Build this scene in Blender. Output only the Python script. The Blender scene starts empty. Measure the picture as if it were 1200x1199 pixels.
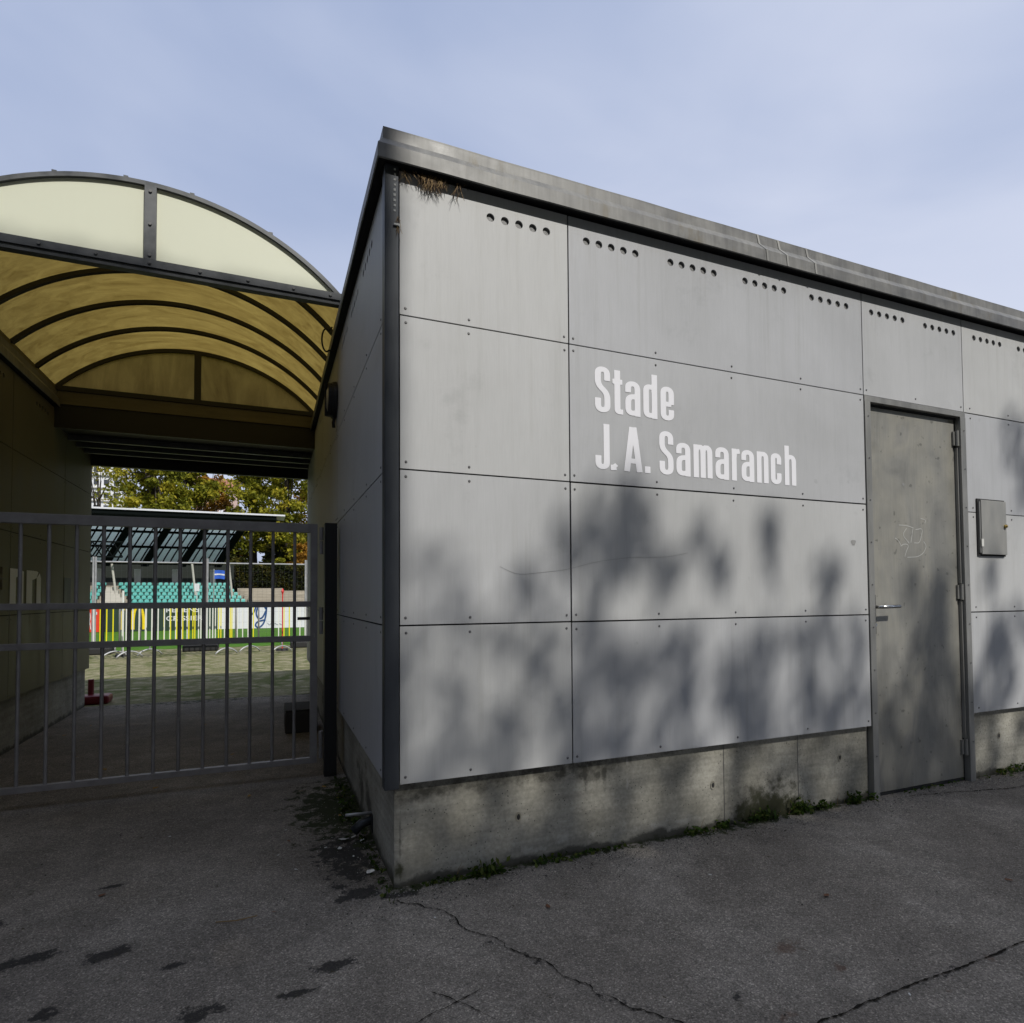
import bpy, bmesh, math, random
import numpy as np
from mathutils import Vector, Matrix, noise
R = math.radians
scene = bpy.context.scene
COL = scene.collection
random.seed(7)

# ------------------------------------------------------------------ helpers
class MB:
    """mesh builder: collects faces with a material slot index"""
    def __init__(s): s.v = []; s.f = []; s.m = []
    def face(s, pts, mi=0):
        n = len(s.v); s.v += [tuple(p) for p in pts]; s.f.append(tuple(range(n, n+len(pts)))); s.m.append(mi)
    def box(s, x0, x1, y0, y1, z0, z1, mi=0):
        n = len(s.v)
        s.v += [(x, y, z) for z in (z0, z1) for y in (y0, y1) for x in (x0, x1)]
        for q in ((0,2,3,1),(4,5,7,6),(0,1,5,4),(2,6,7,3),(0,4,6,2),(1,3,7,5)):
            s.f.append(tuple(n+i for i in q)); s.m.append(mi)
    def tube(s, pts, r, seg=8, mi=0, cap=True):
        pts = [Vector(p) for p in pts]; rs = r if isinstance(r, (list, tuple)) else [r]*len(pts)
        n0 = len(s.v); up = None
        for i, p in enumerate(pts):
            t = (pts[min(i+1, len(pts)-1)] - pts[max(i-1, 0)]).normalized()
            if up is None:
                up = Vector((0,0,1)) if abs(t.z) < .9 else Vector((1,0,0))
            a = t.cross(up).normalized(); b = a.cross(t).normalized(); up = b
            for k in range(seg):
                th = 2*math.pi*(k+.5)/seg
                s.v.append(tuple(p + a*math.cos(th)*rs[i] + b*math.sin(th)*rs[i]))
        for i in range(len(pts)-1):
            for k in range(seg):
                a = n0+i*seg+k; b = n0+i*seg+(k+1) % seg
                s.f.append((a, b, b+seg, a+seg)); s.m.append(mi)
        if cap:
            s.f.append(tuple(n0+k for k in range(seg))[::-1]); s.m.append(mi)
            e = n0+(len(pts)-1)*seg
            s.f.append(tuple(e+k for k in range(seg))); s.m.append(mi)
    def build(s, name, mats, parent=None, smooth=False, bevel=0):
        me = bpy.data.meshes.new(name); me.from_pydata(s.v, [], s.f); 
        mats = mats if isinstance(mats, (list, tuple)) else [mats]
        for m in mats: me.materials.append(m)
        me.polygons.foreach_set('material_index', s.m)
        me.polygons.foreach_set('use_smooth', [smooth]*len(s.f))
        me.update()
        o = bpy.data.objects.new(name, me); COL.objects.link(o)
        if parent: o.parent = parent
        if bevel:
            b = o.modifiers.new('b', 'BEVEL'); b.width = bevel; b.segments = 2; b.limit_method = 'ANGLE'
        return o
def tag(o, label=None, cat=None, group=None, kind=None):
    if label: o['label'] = label
    if cat: o['category'] = cat
    if group: o['group'] = group
    if kind: o['kind'] = kind
    return o
def empty(name, label, cat, loc=(0,0,0), rz=0, group=None):
    o = bpy.data.objects.new(name, None); COL.objects.link(o)
    o.location = loc; o.rotation_euler.z = rz; o.empty_display_size = .1
    return tag(o, label, cat, group)
def dup(root, loc, rz=None, label=None):
    def cp(o, par):
        c = o.copy(); COL.objects.link(c); c.parent = par
        for ch in [k for k in list(COL.objects) if k.parent == o]: cp(ch, c)
        return c
    r = cp(root, None); r.location = loc
    if rz is not None: r.rotation_euler.z = rz
    if label: r['label'] = label
    return r

# ------------------------------------------------------------------ materials
def mat(name, col, rough=.6, metal=0., spec=.5, build=None):
    m = bpy.data.materials.new(name); m.use_nodes = True; nt = m.node_tree
    p = nt.nodes['Principled BSDF']
    p.inputs['Base Color'].default_value = (*col, 1); p.inputs['Roughness'].default_value = rough
    p.inputs['Metallic'].default_value = metal; p.inputs['Specular IOR Level'].default_value = spec
    if build: build(nt, p)
    return m
def N(nt, t, **kw):
    n = nt.nodes.new(t)
    for k, v in kw.items(): setattr(n, k, v)
    return n
def coords(nt, scale=(1,1,1), kind='Object'):
    tc = N(nt, 'ShaderNodeTexCoord'); mp = N(nt, 'ShaderNodeMapping'); mp.inputs['Scale'].default_value = scale
    nt.links.new(tc.outputs[kind], mp.inputs['Vector']); return mp.outputs['Vector']
def noise_n(nt, vec, scale, detail=4, rough=.55, dist=0):
    n = N(nt, 'ShaderNodeTexNoise'); n.inputs['Scale'].default_value = scale; n.inputs['Detail'].default_value = detail
    n.inputs['Roughness'].default_value = rough; n.inputs['Distortion'].default_value = dist
    nt.links.new(vec, n.inputs['Vector']); return n.outputs['Fac']
def ramp(nt, fac, stops):
    r = N(nt, 'ShaderNodeValToRGB'); e = r.color_ramp.elements
    while len(e) > 1: e.remove(e[-1])
    for i, (p, c) in enumerate(stops):
        c = c if isinstance(c, (tuple, list)) else (c, c, c)
        if i == 0: e[0].position = p; e[0].color = (*c, 1)
        else: q = e.new(p); q.color = (*c, 1)
    nt.links.new(fac, r.inputs['Fac']); return r.outputs['Color']
def mix(nt, a, b, fac, mode='MIX'):
    m = N(nt, 'ShaderNodeMix', data_type='RGBA', blend_type=mode)
    for s, i in ((fac, 0), (a, 6), (b, 7)):
        if isinstance(s, (int, float)): m.inputs[i].default_value = s
        elif isinstance(s, tuple): m.inputs[i].default_value = (*s, 1)
        else: nt.links.new(s, m.inputs[i])
    return m.outputs[2]
def bump(nt, p, h, strength=.3, dist=.01):
    b = N(nt, 'ShaderNodeBump'); b.inputs['Strength'].default_value = strength; b.inputs['Distance'].default_value = dist
    nt.links.new(h, b.inputs['Height']); nt.links.new(b.outputs['Normal'], p.inputs['Normal'])
def weathered(c1, c2, scale=(1,1,1), s=6, extra=None, bs=.05, rv=(.4,.6)):
    def f(nt, p):
        v = coords(nt, scale); n = noise_n(nt, v, s, 6, .6)
        c = ramp(nt, n, [(.3, c1), (.7, c2)])
        nt.links.new(c, p.inputs['Base Color'])
        r = ramp(nt, n, [(.3, rv[0]), (.7, rv[1])]); nt.links.new(r, p.inputs['Roughness'])
        bump(nt, p, noise_n(nt, v, s*14, 3), bs, .002)
        if extra: extra(nt, p, c)
    return f
def panel_build(nt, p):
    tc = N(nt, 'ShaderNodeTexCoord'); ob = tc.outputs['Object']
    big = noise_n(nt, ob, 1.1, 4, .6, .4)
    st = noise_n(nt, coords(nt, (9, 9, .5)), 2.2, 6, .65)
    fine = noise_n(nt, coords(nt, (60, 60, 3)), 3, 3, .6)
    info = N(nt, 'ShaderNodeObjectInfo')
    c = ramp(nt, big, [(.25, (.42,.425,.43)), (.75, (.505,.512,.525))])
    c = mix(nt, c, ramp(nt, st, [(.25, .945), (.5, 1.), (.8, 1.02)]), 1., 'MULTIPLY')
    c = mix(nt, c, ramp(nt, fine, [(.3, .965), (.7, 1.03)]), 1., 'MULTIPLY')
    c = mix(nt, c, ramp(nt, info.outputs['Random'], [(0, (.90,.905,.925)), (1, (1.04,1.035,1.01))]), 1., 'MULTIPLY')
    # scuffs and droplets
    sp = noise_n(nt, ob, 16, 2, .4); sp2 = noise_n(nt, ob, 3, 2, .5)
    c = mix(nt, c, ramp(nt, sp, [(.0, 1.), (.70, 1.), (.76, .88)]), ramp(nt, sp2, [(.5, 0.), (.6, 1.)]), 'MULTIPLY')
    dr = noise_n(nt, coords(nt, (13,13,.35)), 1.6, 7, .7); dm = noise_n(nt, ob, .9, 3, .5)
    c = mix(nt, c, (.80,.79,.76), mix(nt, (0.,0.,0.), ramp(nt, dr, [(.52, 0.), (.75, .8)]), ramp(nt, dm, [(.42, 0.), (.6, 1.)])), 'MULTIPLY')
    bl = noise_n(nt, ob, 2.3, 8, .72, .2); c = mix(nt, c, ramp(nt, bl, [(.30, .88), (.42, 1.), (.62, 1.), (.74, 1.06)]), 1., 'MULTIPLY')
    # faint dirt rubbed into the foot of the cladding and under the roof edge
    xyz = N(nt, 'ShaderNodeSeparateXYZ'); nt.links.new(ob, xyz.inputs[0])
    nt.links.new(c, p.inputs['Base Color'])
    nt.links.new(ramp(nt, big, [(.3, .52), (.7, .62)]), p.inputs['Roughness'])
    bump(nt, p, mix(nt, fine, big, .5), .06, .004)
M = {}
M['panel'] = mat('cladding panel', (.42,.42,.41), .6, .05, .28, panel_build)
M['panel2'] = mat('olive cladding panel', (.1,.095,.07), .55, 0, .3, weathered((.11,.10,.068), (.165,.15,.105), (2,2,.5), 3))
M['gap'] = mat('dark gap', (.02,.02,.02), .9)
M['rivet'] = mat('rivet', (.16,.16,.16), .45, .6)
M['post'] = mat('corner post zinc', (.10,.11,.12), .45, .5, .4, weathered((.055,.06,.068), (.085,.092,.102), (6,6,.6), 3))
M['fascia'] = mat('weathered zinc', (.2,.2,.2), .7, .1, .3,
    weathered((.135,.135,.132), (.235,.232,.22), (1.2,1.2,1.5), 5,
    lambda nt, p, c: nt.links.new(mix(nt, mix(nt, c, ramp(nt, noise_n(nt, coords(nt, (14,14,1.2)), 2.5, 5, .6), [(.3, .78), (.65, 1.08)]), 1., 'MULTIPLY'), (.13,.10,.045),
        ramp(nt, noise_n(nt, coords(nt, (3,3,1.)), 2.4, 6, .7), [(.58, 0.), (.72, .55)])), p.inputs['Base Color'])))
M['gate'] = mat('gate steel paint', (.09,.09,.095), .5, .3, .4,
    weathered((.26,.25,.25), (.37,.355,.355), (1,1,1), 12,
    lambda nt, p, c: nt.links.new(mix(nt, c, (.42,.42,.40), ramp(nt, noise_n(nt, coords(nt, (1,1,.5)), 34, 2, .5), [(.70, 0.), (.745, .8)])), p.inputs['Base Color'])))
M['dark'] = mat('dark metal', (.03,.03,.032), .5, .3)
M['blackp'] = mat('black plastic', (.02,.02,.022), .45)
M['frame'] = mat('canopy frame', (.11,.115,.12), .5, .4, .4, weathered((.09,.095,.10), (.15,.153,.155), (1,1,1), 9))
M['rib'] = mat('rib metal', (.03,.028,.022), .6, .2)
def sheet(tint, dif, streak, dirt, fac=.62):
    def f(nt, p):
        out = nt.nodes['Material Output']
        v = coords(nt, streak); n = noise_n(nt, v, 2.2, 8, .7, .9); n2 = noise_n(nt, coords(nt), 9, 4, .6)
        c = ramp(nt, n, [(.3, dirt), (.62, tint)])
        c = mix(nt, c, ramp(nt, n2, [(.3, .9), (.6, 1.)]), 1., 'MULTIPLY')
        tr = N(nt, 'ShaderNodeBsdfTranslucent'); nt.links.new(c, tr.inputs['Color'])
        p.inputs['Base Color'].default_value = (*dif, 1); p.inputs['Roughness'].default_value = .35
        ms = N(nt, 'ShaderNodeMixShader'); ms.inputs[0].default_value = fac
        nt.links.new(p.outputs[0], ms.inputs[1]); nt.links.new(tr.outputs[0], ms.inputs[2])
        nt.links.new(ms.outputs[0], out.inputs['Surface'])
    return f
M['vault'] = mat('yellowed vault sheet', (.3,.22,.08), .4, build=sheet((.38,.28,.075), (.17,.125,.04), (.6,4,4), (.19,.125,.028), .52))
M['gable'] = mat('milky gable sheet', (.7,.74,.62), .4, build=sheet((.55,.56,.36), (.92,.94,.76), (2,2,.5), (.50,.50,.30), .2))
M['gableback'] = mat('grimy gable sheet', (.4,.36,.2), .5, build=sheet((.62,.42,.11), (.30,.23,.09), (2,2,.6), (.26,.17,.045), .6))
M['beam'] = mat('olive lintel board', (.16,.14,.09), .6, 0, .4, weathered((.10,.085,.05), (.17,.145,.08), (.6,4,4), 4))
def concrete_build(nt, p):
    at = N(nt, 'ShaderNodeVertexColor', layer_name='stain'); sp = N(nt, 'ShaderNodeSeparateColor'); nt.links.new(at.outputs['Color'], sp.inputs[0])
    ob = coords(nt); n = noise_n(nt, ob, 4, 8, .62); f = noise_n(nt, ob, 60, 4, .6)
    brd = noise_n(nt, coords(nt, (.6,.6,9)), 3, 4, .6)
    c = ramp(nt, n, [(.3, (.25,.24,.20)), (.7, (.44,.425,.37))])
    c = mix(nt, c, ramp(nt, brd, [(.3, .78), (.7, 1.08)]), 1., 'MULTIPLY')
    c = mix(nt, c, ramp(nt, f, [(.3, .78), (.7, 1.12)]), 1., 'MULTIPLY')
    vor = N(nt, 'ShaderNodeTexVoronoi'); vor.inputs['Scale'].default_value = 55; nt.links.new(ob, vor.inputs['Vector'])
    pits = ramp(nt, vor.outputs['Distance'], [(.12, .3), (.2, 1.)])
    c = mix(nt, c, pits, ramp(nt, noise_n(nt, ob, 9, 3), [(.44, 0.), (.56, 1.)]), 'MULTIPLY')
    nz = noise_n(nt, ob, 14, 8, .7)
    def thr(ch): 
        a = N(nt, 'ShaderNodeMath', operation='MULTIPLY_ADD'); nt.links.new(nz, a.inputs[0]); a.inputs[1].default_value = 1.5
        nt.links.new(sp.outputs[ch], a.inputs[2]); b_ = N(nt, 'ShaderNodeMath', operation='SUBTRACT'); nt.links.new(a.outputs[0], b_.inputs[0]); b_.inputs[1].default_value = .75; return ramp(nt, b_.outputs[0], [(.28, 0.), (.62, .9)])
    c = mix(nt, c, (.075,.072,.06), mix(nt, 0.0, thr(0), .8) if False else thr(0))
    c = mix(nt, c, (.040,.042,.018), thr(1)); c = mix(nt, c, (.46,.45,.41), thr(2))
    nt.links.new(c, p.inputs['Base Color']); bump(nt, p, mix(nt, f, pits, .4), .35, .003)
M['concrete'] = mat('board marked concrete', (.3,.29,.25), .85, 0, .3, concrete_build)
def asphalt_build(nt, p):
    at = N(nt, 'ShaderNodeVertexColor', layer_name='stain'); sp = N(nt, 'ShaderNodeSeparateColor'); nt.links.new(at.outputs['Color'], sp.inputs[0])
    ob = coords(nt); vor = N(nt, 'ShaderNodeTexVoronoi'); vor.inputs['Scale'].default_value = 230; nt.links.new(ob, vor.inputs['Vector'])
    f = noise_n(nt, ob, 190, 3, .7); big = noise_n(nt, ob, 1.3, 6, .6); med = noise_n(nt, ob, 9, 5, .65)
    c = ramp(nt, big, [(.28, (.150,.131,.109)), (.5, (.222,.197,.165)), (.72, (.32,.288,.245))])
    c = mix(nt, c, ramp(nt, med, [(.3, .80), (.7, 1.14)]), 1., 'MULTIPLY')
    g = N(nt, 'ShaderNodeSeparateColor'); nt.links.new(vor.outputs['Color'], g.inputs[0])
    c = mix(nt, c, ramp(nt, g.outputs[0], [(0, .62), (.6, .97), (.9, 1.15), (.98, 1.75)]), 1., 'MULTIPLY')
    c = mix(nt, c, ramp(nt, f, [(.3, .62), (.5, 1.), (.7, 1.5)]), 1., 'MULTIPLY')
    c = mix(nt, c, ramp(nt, noise_n(nt, ob, 60, 4, .7), [(.3, .75), (.7, 1.22)]), 1., 'MULTIPLY')
    c = mix(nt, c, ramp(nt, sp.outputs[0], [(0, 1.), (.7, .80)]), 1., 'MULTIPLY')
    nz = noise_n(nt, ob, 13, 10, .74)
    def thr(ch, lo=.62, hi=.86, top=1.):
        a = N(nt, 'ShaderNodeMath', operation='MULTIPLY_ADD'); nt.links.new(nz, a.inputs[0]); a.inputs[1].default_value = 3.4
        nt.links.new(sp.outputs[ch], a.inputs[2]); b_ = N(nt, 'ShaderNodeMath', operation='SUBTRACT'); nt.links.new(a.outputs[0], b_.inputs[0]); b_.inputs[1].default_value = 1.7; return ramp(nt, b_.outputs[0], [(lo, 0.), (hi, top)])
    c = mix(nt, c, (.018,.017,.016), thr(0, .52, .68, .86)); 
    c = mix(nt, c, mix(nt, (.012,.014,.005), (.035,.045,.012), nz), thr(1, .42, .7)); c = mix(nt, c, (.10,.05,.028), thr(2, .45, .8, .6))
    nt.links.new(c, p.inputs['Base Color'])
    bump(nt, p, mix(nt, f, g.outputs[1], .6), .8, .004)
M['asphalt'] = mat('worn asphalt', (.08,.08,.08), .85, 0, .3, asphalt_build)
M['asphalt_far'] = mat('plain asphalt', (.07,.07,.068), .9, 0, .3, weathered((.05,.05,.048), (.085,.083,.08), (1,1,1), 3))
M['crack'] = mat('crack', (.022,.020,.017), 1, 0, 0)
def grasspave(nt, p):
    ob = coords(nt); br = N(nt, 'ShaderNodeTexVoronoi'); br.inputs['Scale'].default_value = 5.5; nt.links.new(ob, br.inputs['Vector'])
    n = noise_n(nt, ob, 1.2, 5, .6); f = noise_n(nt, ob, 30, 4, .7)
    c = ramp(nt, br.outputs['Distance'], [(.25, (.30,.27,.18)), (.6, (.09,.11,.03))])
    c = mix(nt, c, (.24,.22,.13), ramp(nt, n, [(.35, 0.), (.65, .8)]))
    c = mix(nt, c, ramp(nt, f, [(.3, .55), (.7, 1.35)]), 1., 'MULTIPLY')
    nt.links.new(c, p.inputs['Base Color']); bump(nt, p, f, .8, .02)
M['pave'] = mat('grass grown pavers', (.15,.14,.08), .95, 0, .2, grasspave)
M['turf'] = mat('pitch turf', (.05,.13,.01), .9, 0, .2, weathered((.045,.13,.008), (.075,.18,.014), (1,1,1), 3, rv=(.9,.9)))
M['field'] = mat('far ground', (.05,.07,.02), .95, 0, .2, weathered((.04,.05,.02), (.07,.08,.03), (1,1,1), .3, rv=(.9,.9)))
def door_build(nt, p):
    ob = coords(nt); n = noise_n(nt, coords(nt, (2.2,2.2,.9)), 1.9, 5, .55, .8); b = noise_n(nt, ob, 7, 5, .6); s = noise_n(nt, coords(nt, (40,40,2)), 3, 3)
    c = ramp(nt, n, [(.36, (.225,.222,.205)), (.46, (.275,.27,.245)), (.60, (.315,.304,.265)), (.72, (.24,.238,.228))])
    c = mix(nt, c, ramp(nt, b, [(.3, .90), (.6, 1.03)]), 1., 'MULTIPLY'); c = mix(nt, c, ramp(nt, s, [(.3, .94), (.7, 1.04)]), 1., 'MULTIPLY')
    sp = noise_n(nt, ob, 26, 2, .4); c = mix(nt, c, ramp(nt, sp, [(.68, 1.), (.74, .6)]), 1., 'MULTIPLY')
    nt.links.new(c, p.inputs['Base Color']); nt.links.new(ramp(nt, b, [(.3, .34), (.7, .52)]), p.inputs['Roughness']); bump(nt, p, b, .05, .01)
M['door'] = mat('stained zinc door', (.3,.3,.27), .42, .25, .4, door_build)
M['doorframe'] = mat('door frame zinc', (.17,.17,.165), .5, .4, .4, weathered((.20,.20,.19), (.30,.298,.285), (3,3,.6), 4))
M['steel'] = mat('brushed steel', (.55,.55,.54), .25, 1.)
M['galv'] = mat('galvanised', (.42,.43,.44), .45, .4, .5, weathered((.36,.37,.38), (.5,.5,.5), (1,1,1), 8))
M['white'] = mat('white vinyl', (.82,.82,.86), .5)
M['scratch'] = mat('pale scratch', (.55,.55,.53), .5)
M['scuff'] = mat('scuff mark', (.27,.27,.265), .6)
M['mesh'] = mat('perforated grille', (.12,.12,.12), .6, .3, .4, lambda nt, p: nt.links.new(
    ramp(nt, (lambda v: (nt.links.new(coords(nt), v.inputs['Vector']), v.outputs['Distance'])[1])(N(nt, 'ShaderNodeTexVoronoi')), [(.15,.02),(.5,.20)]), p.inputs['Base Color']))
_v = [n for n in M['mesh'].node_tree.nodes if n.type == 'TEX_VORONOI'][0]; _v.inputs['Scale'].default_value = 260
M['straw'] = mat('dry straw', (.22,.14,.055), .8); M['straw2'] = mat('dark straw', (.06,.035,.018), .9)
M['lampglass'] = mat('lamp glass', (.35,.34,.30), .25, 0, .6)
M['seat'] = mat('turquoise seat plastic', (.10,.40,.36), .35, 0, .5)
M['conc2'] = mat('terrace concrete', (.36,.32,.26), .9, 0, .3, weathered((.28,.25,.20), (.42,.38,.31), (.3,.3,3), 2, rv=(.9,.9)))
M['col'] = mat('pillar concrete', (.5,.48,.43), .9); M['void'] = mat('dark rear wall', (.02,.025,.02), .9)
M['glaze'] = mat('canopy glazing', (.5,.6,.62), .3, 0, .5, sheet((.85,.98,.92), (.60,.72,.69), (1,1,1), (.78,.9,.86), .55))
M['stblack'] = mat('canopy steel', (.004,.006,.006), .9, 0, .1)
M['red'] = mat('red board', (.75,.05,.02), .5); M['dkgreen'] = mat('dark green board', (.022,.045,.032), .5)
M['whiteboard'] = mat('white board', (.74,.73,.78), .5); M['yellow'] = mat('yellow', (.85,.62,.01), .5); M['navy'] = mat('navy', (.02,.07,.22), .5)
M['wpaint'] = mat('white barrier paint', (.75,.76,.70), .5); M['ypaint'] = mat('yellow barrier paint', (.80,.72,.012), .5)
M['gpaint'] = mat('grey text', (.35,.36,.42), .6); M['redp'] = mat('red pole paint', (.62,.03,.03), .5); M['redpl'] = mat('red plastic', (.16,.005,.015), .4)
M['blue'] = mat('blue flag', (.03,.12,.6), .6); M['rubber'] = mat('black rubber', (.02,.02,.02), .8)
M['litter'] = mat('white litter', (.6,.6,.57), .8); M['leafy'] = mat('yellow dry leaf', (.34,.2,.04), .8); M['leafb'] = mat('brown dry leaf', (.15,.065,.03), .8)
M['bark'] = mat('bark', (.05,.04,.03), .95, 0, .2, weathered((.03,.025,.02), (.08,.065,.05), (4,4,1), 3, rv=(.9,.9)))
def leafmat(name, stops, trans=.35):
    def f(nt, p):
        out = nt.nodes['Material Output']; at = N(nt, 'ShaderNodeVertexColor', layer_name='tint')
        sp = N(nt, 'ShaderNodeSeparateColor'); nt.links.new(at.outputs['Color'], sp.inputs[0]); c = ramp(nt, sp.outputs[0], stops)
        nt.links.new(c, p.inputs['Base Color']); tr = N(nt, 'ShaderNodeBsdfTranslucent'); nt.links.new(c, tr.inputs['Color'])
        ms = N(nt, 'ShaderNodeMixShader'); ms.inputs[0].default_value = trans
        nt.links.new(p.outputs[0], ms.inputs[1]); nt.links.new(tr.outputs[0], ms.inputs[2]); nt.links.new(ms.outputs[0], out.inputs['Surface'])
    return mat(name, (.1,.12,.02), .7, 0, .2, f)
M['leaf_green'] = leafmat('yellow green foliage', [(0, (.06,.075,.008)), (.4, (.19,.20,.016)), (.75, (.38,.34,.028)), (1, (.52,.40,.04))])
M['leaf_rust'] = leafmat('rusty autumn foliage', [(0, (.09,.05,.012)), (.4, (.28,.15,.02)), (.75, (.44,.22,.03)), (1, (.50,.38,.06))])
M['leaf_dark'] = leafmat('deep olive foliage', [(0, (.015,.022,.005)), (.5, (.05,.055,.01)), (1, (.13,.10,.015))])
M['moss'] = leafmat('weeds', [(0, (.015,.03,.004)), (.6, (.045,.09,.01)), (1, (.12,.14,.03))])

# ------------------------------------------------------------------ world, sun, camera
ELEV, AZ = R(48.5), R(18)               # sun to the right of and behind the viewer
S = Vector((math.cos(ELEV)*math.sin(AZ), -math.cos(ELEV)*math.cos(AZ), math.sin(ELEV)))
w = bpy.data.worlds.new('World'); scene.world = w; w.use_nodes = True; nt = w.node_tree
bg = nt.nodes['Background']; sky = N(nt, 'ShaderNodeTexSky', sky_type='NISHITA'); sky.sun_disc = False
sky.sun_elevation = ELEV; sky.sun_rotation = math.atan2(S.x, S.y); sky.air_density = 1.2; sky.dust_density = 1.5
tc = N(nt, 'ShaderNodeTexCoord'); mp = N(nt, 'ShaderNodeMapping'); mp.inputs['Scale'].default_value = (1.0, 1.0, 2.6); mp.inputs['Rotation'].default_value = (0, .2, .5)
nt.links.new(tc.outputs['Generated'], mp.inputs['Vector'])
n1 = noise_n(nt, mp.outputs['Vector'], .85, 5, .45, .3); n2 = noise_n(nt, mp.outputs['Vector'], 2.6, 6, .5, .6)
cl = mix(nt, n1, n2, .15)
cc = ramp(nt, cl, [(.36, (4.1,4.9,7.0)), (.46, (5.2,5.9,7.8)), (.55, (6.4,6.95,8.6)), (.64, (7.1,7.55,9.0))])
final = mix(nt, sky.outputs['Color'], cc, .9)
nt.links.new(final, bg.inputs['Color']); bg.inputs['Strength'].default_value = .090
sl = bpy.data.lights.new('sun', 'SUN'); sl.energy = 3.3; sl.angle = R(.53); sl.color = (1, .965, .90)
so = bpy.data.objects.new('sun', sl); COL.objects.link(so); so.rotation_euler = S.to_track_quat('Z', 'Y').to_euler()
cd = bpy.data.cameras.new('camera'); cam = bpy.data.objects.new('camera', cd); COL.objects.link(cam); scene.camera = cam
r_ = Vector((.92615796, -.37708227, -.00635557)); u_ = Vector((-.00584006, -.03118998, .99949641)); f_ = Vector((.3770906, .92565444, .03108904))
cam.matrix_world = Matrix(((r_.x, u_.x, -f_.x, -.44585891), (r_.y, u_.y, -f_.y, -2.45028192), (r_.z, u_.z, -f_.z, 1.18867631), (0,0,0,1)))
cd.sensor_width = 36; cd.lens = 698.51/1200*36; cd.shift_y = (678.32-599.5)/1200; cd.clip_start = .05; cd.clip_end = 2000
scene.view_settings.view_transform = 'Standard'; scene.view_settings.look = 'None'; scene.view_settings.exposure = 0.18

# ------------------------------------------------------------------ ground
def fbm(x, y, z=0, s=1.): return noise.fractal(Vector((x*s, y*s, z)), .9, 2.1, 4)
def grid(name, o, du, dv, nu, nv, fn, m, parent=None, disp=None):
    o, du, dv = Vector(o), Vector(du), Vector(dv); vs = []; cs = []
    for j in range(nv+1):
        for i in range(nu+1):
            q = o + du*(i/nu) + dv*(j/nv)
            cs += [*fn(q), 1.]
            if disp: q = q + disp(q)
            vs.append(q)
    fs = [(j*(nu+1)+i, j*(nu+1)+i+1, (j+1)*(nu+1)+i+1, (j+1)*(nu+1)+i) for j in range(nv) for i in range(nu)]
    me = bpy.data.meshes.new(name); me.from_pydata(vs, [], fs); me.materials.append(m)
    a = me.color_attributes.new('stain', 'FLOAT_COLOR', 'POINT'); a.data.foreach_set('color', cs)
    me.polygons.foreach_set('use_smooth', [True]*len(fs)); me.update()
    ob = bpy.data.objects.new(name, me); COL.objects.link(ob)
    if parent: ob.parent = parent
    return ob
def ell(x, y, cx, cy, rx, ry, ang=0):
    c, s = math.cos(ang), math.sin(ang); dx, dy = x-cx, y-cy; a = (dx*c+dy*s)/rx; b = (-dx*s+dy*c)/ry
    return max(0., 1.25-math.hypot(a, b)*.95)
stains = [(-.26,-.40,.13,.035,.0),(-.95,-.05,.09,.06,.6),(-1.2,0,.13,.05,.3),(-.63,-.49,.10,.05,.2),(-1.04,-.32,.05,.04,0),(.86,-1.02,.032,.02,0),
          (-1.42,.32,.10,.05,0),(-1.05,.5,.05,.02,0),(-.72,-.2,.06,.02,.3),(.05,-.03,.14,.03,-.2),(-.36,-.5,.07,.02,.1),(-1.3,-.2,.15,.05,.2),(-.1,.05,.14,.09,0)]
rusts = [(1.25,-1.05,.035,.03),(1.75,-1.2,.05,.03),(1.45,-1.25,.03,.02),(2.2,-1.1,.04,.02),(.9,-1.15,.06,.03),(1.2,-.9,.1,.05)]
CR = [[(.03,-.07),(.15,-.22),(.25,-.42),(.36,-.62),(.40,-.68),(.47,-.85),(.62,-1.04),(.8,-1.3)], [(.977,-1.2),(1.35,-1.19),(1.916,-1.19),(2.8,-1.17)]]
def crk(x, y):
    b = 9
    for P in CR:
        for (ax, ay), (bx, by) in zip(P[:-1], P[1:]):
            dx, dy = bx-ax, by-ay; t = max(0, min(1, ((x-ax)*dx+(y-ay)*dy)/(dx*dx+dy*dy))); b = min(b, math.hypot(x-ax-dx*t, y-ay-dy*t))
    return max(0, 1-b/.05)
def gst(q):
    x, y = q.x, q.y
    a = max([ell(x, y, *s) for s in stains])*.9
    a = max(a, .80*ell(x, y, -.10, .42, .22, .50)); .5*max(0, 1-abs(y+.05-.02*x)/.30)*(x > .05)*(x < 2.9)*(1-x*.15)
    a = max(a, .42*crk(x, y))
    a += .16*fbm(x, y, 3, .8)
    g = .85*ell(x, y, -.14, 1.12, .24, .60) + .5*max(0, 1-abs(x-.0)/.10)*(0 < y < 1.7) + .8*max(0, 1-abs(y-.015)/.06)*(0 < x < 2.8) + .5*max(0, 1-abs(y-.02)/.05)*(x > 3.8)
    g = max(g, .5*ell(x, y, -1.2, 5.4, 1.6, .25), .75*ell(x, y, 1.9, 0, .5, .06))
    r = max([ell(x, y, *s) for s in rusts])*.7
    return (max(0, a), min(1, g), r)
mb = MB(); mb.box(-1500, 1500, -1500, 1500, -.5, -.008); tag(mb.build('ground', M['field']), kind='structure')
mb = MB(); mb.box(-40, 40, -40, 5.4, -.4, -.004); tag(mb.build('forecourt', M['asphalt_far']), kind='structure')
tag(grid('asphalt', (-3.4,-3.2,0), (10,0,0), (0,8.7,0), 400, 348, gst, M['asphalt'], disp=lambda q: Vector((0,0,.004*fbm(q.x, q.y, 0, 1.2)))), kind='structure')
mb = MB(); mb.box(-60, 60, 5.45, 14.0, -.3, .0); tag(mb.build('grass_paving', M['pave']), kind='structure')
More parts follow.
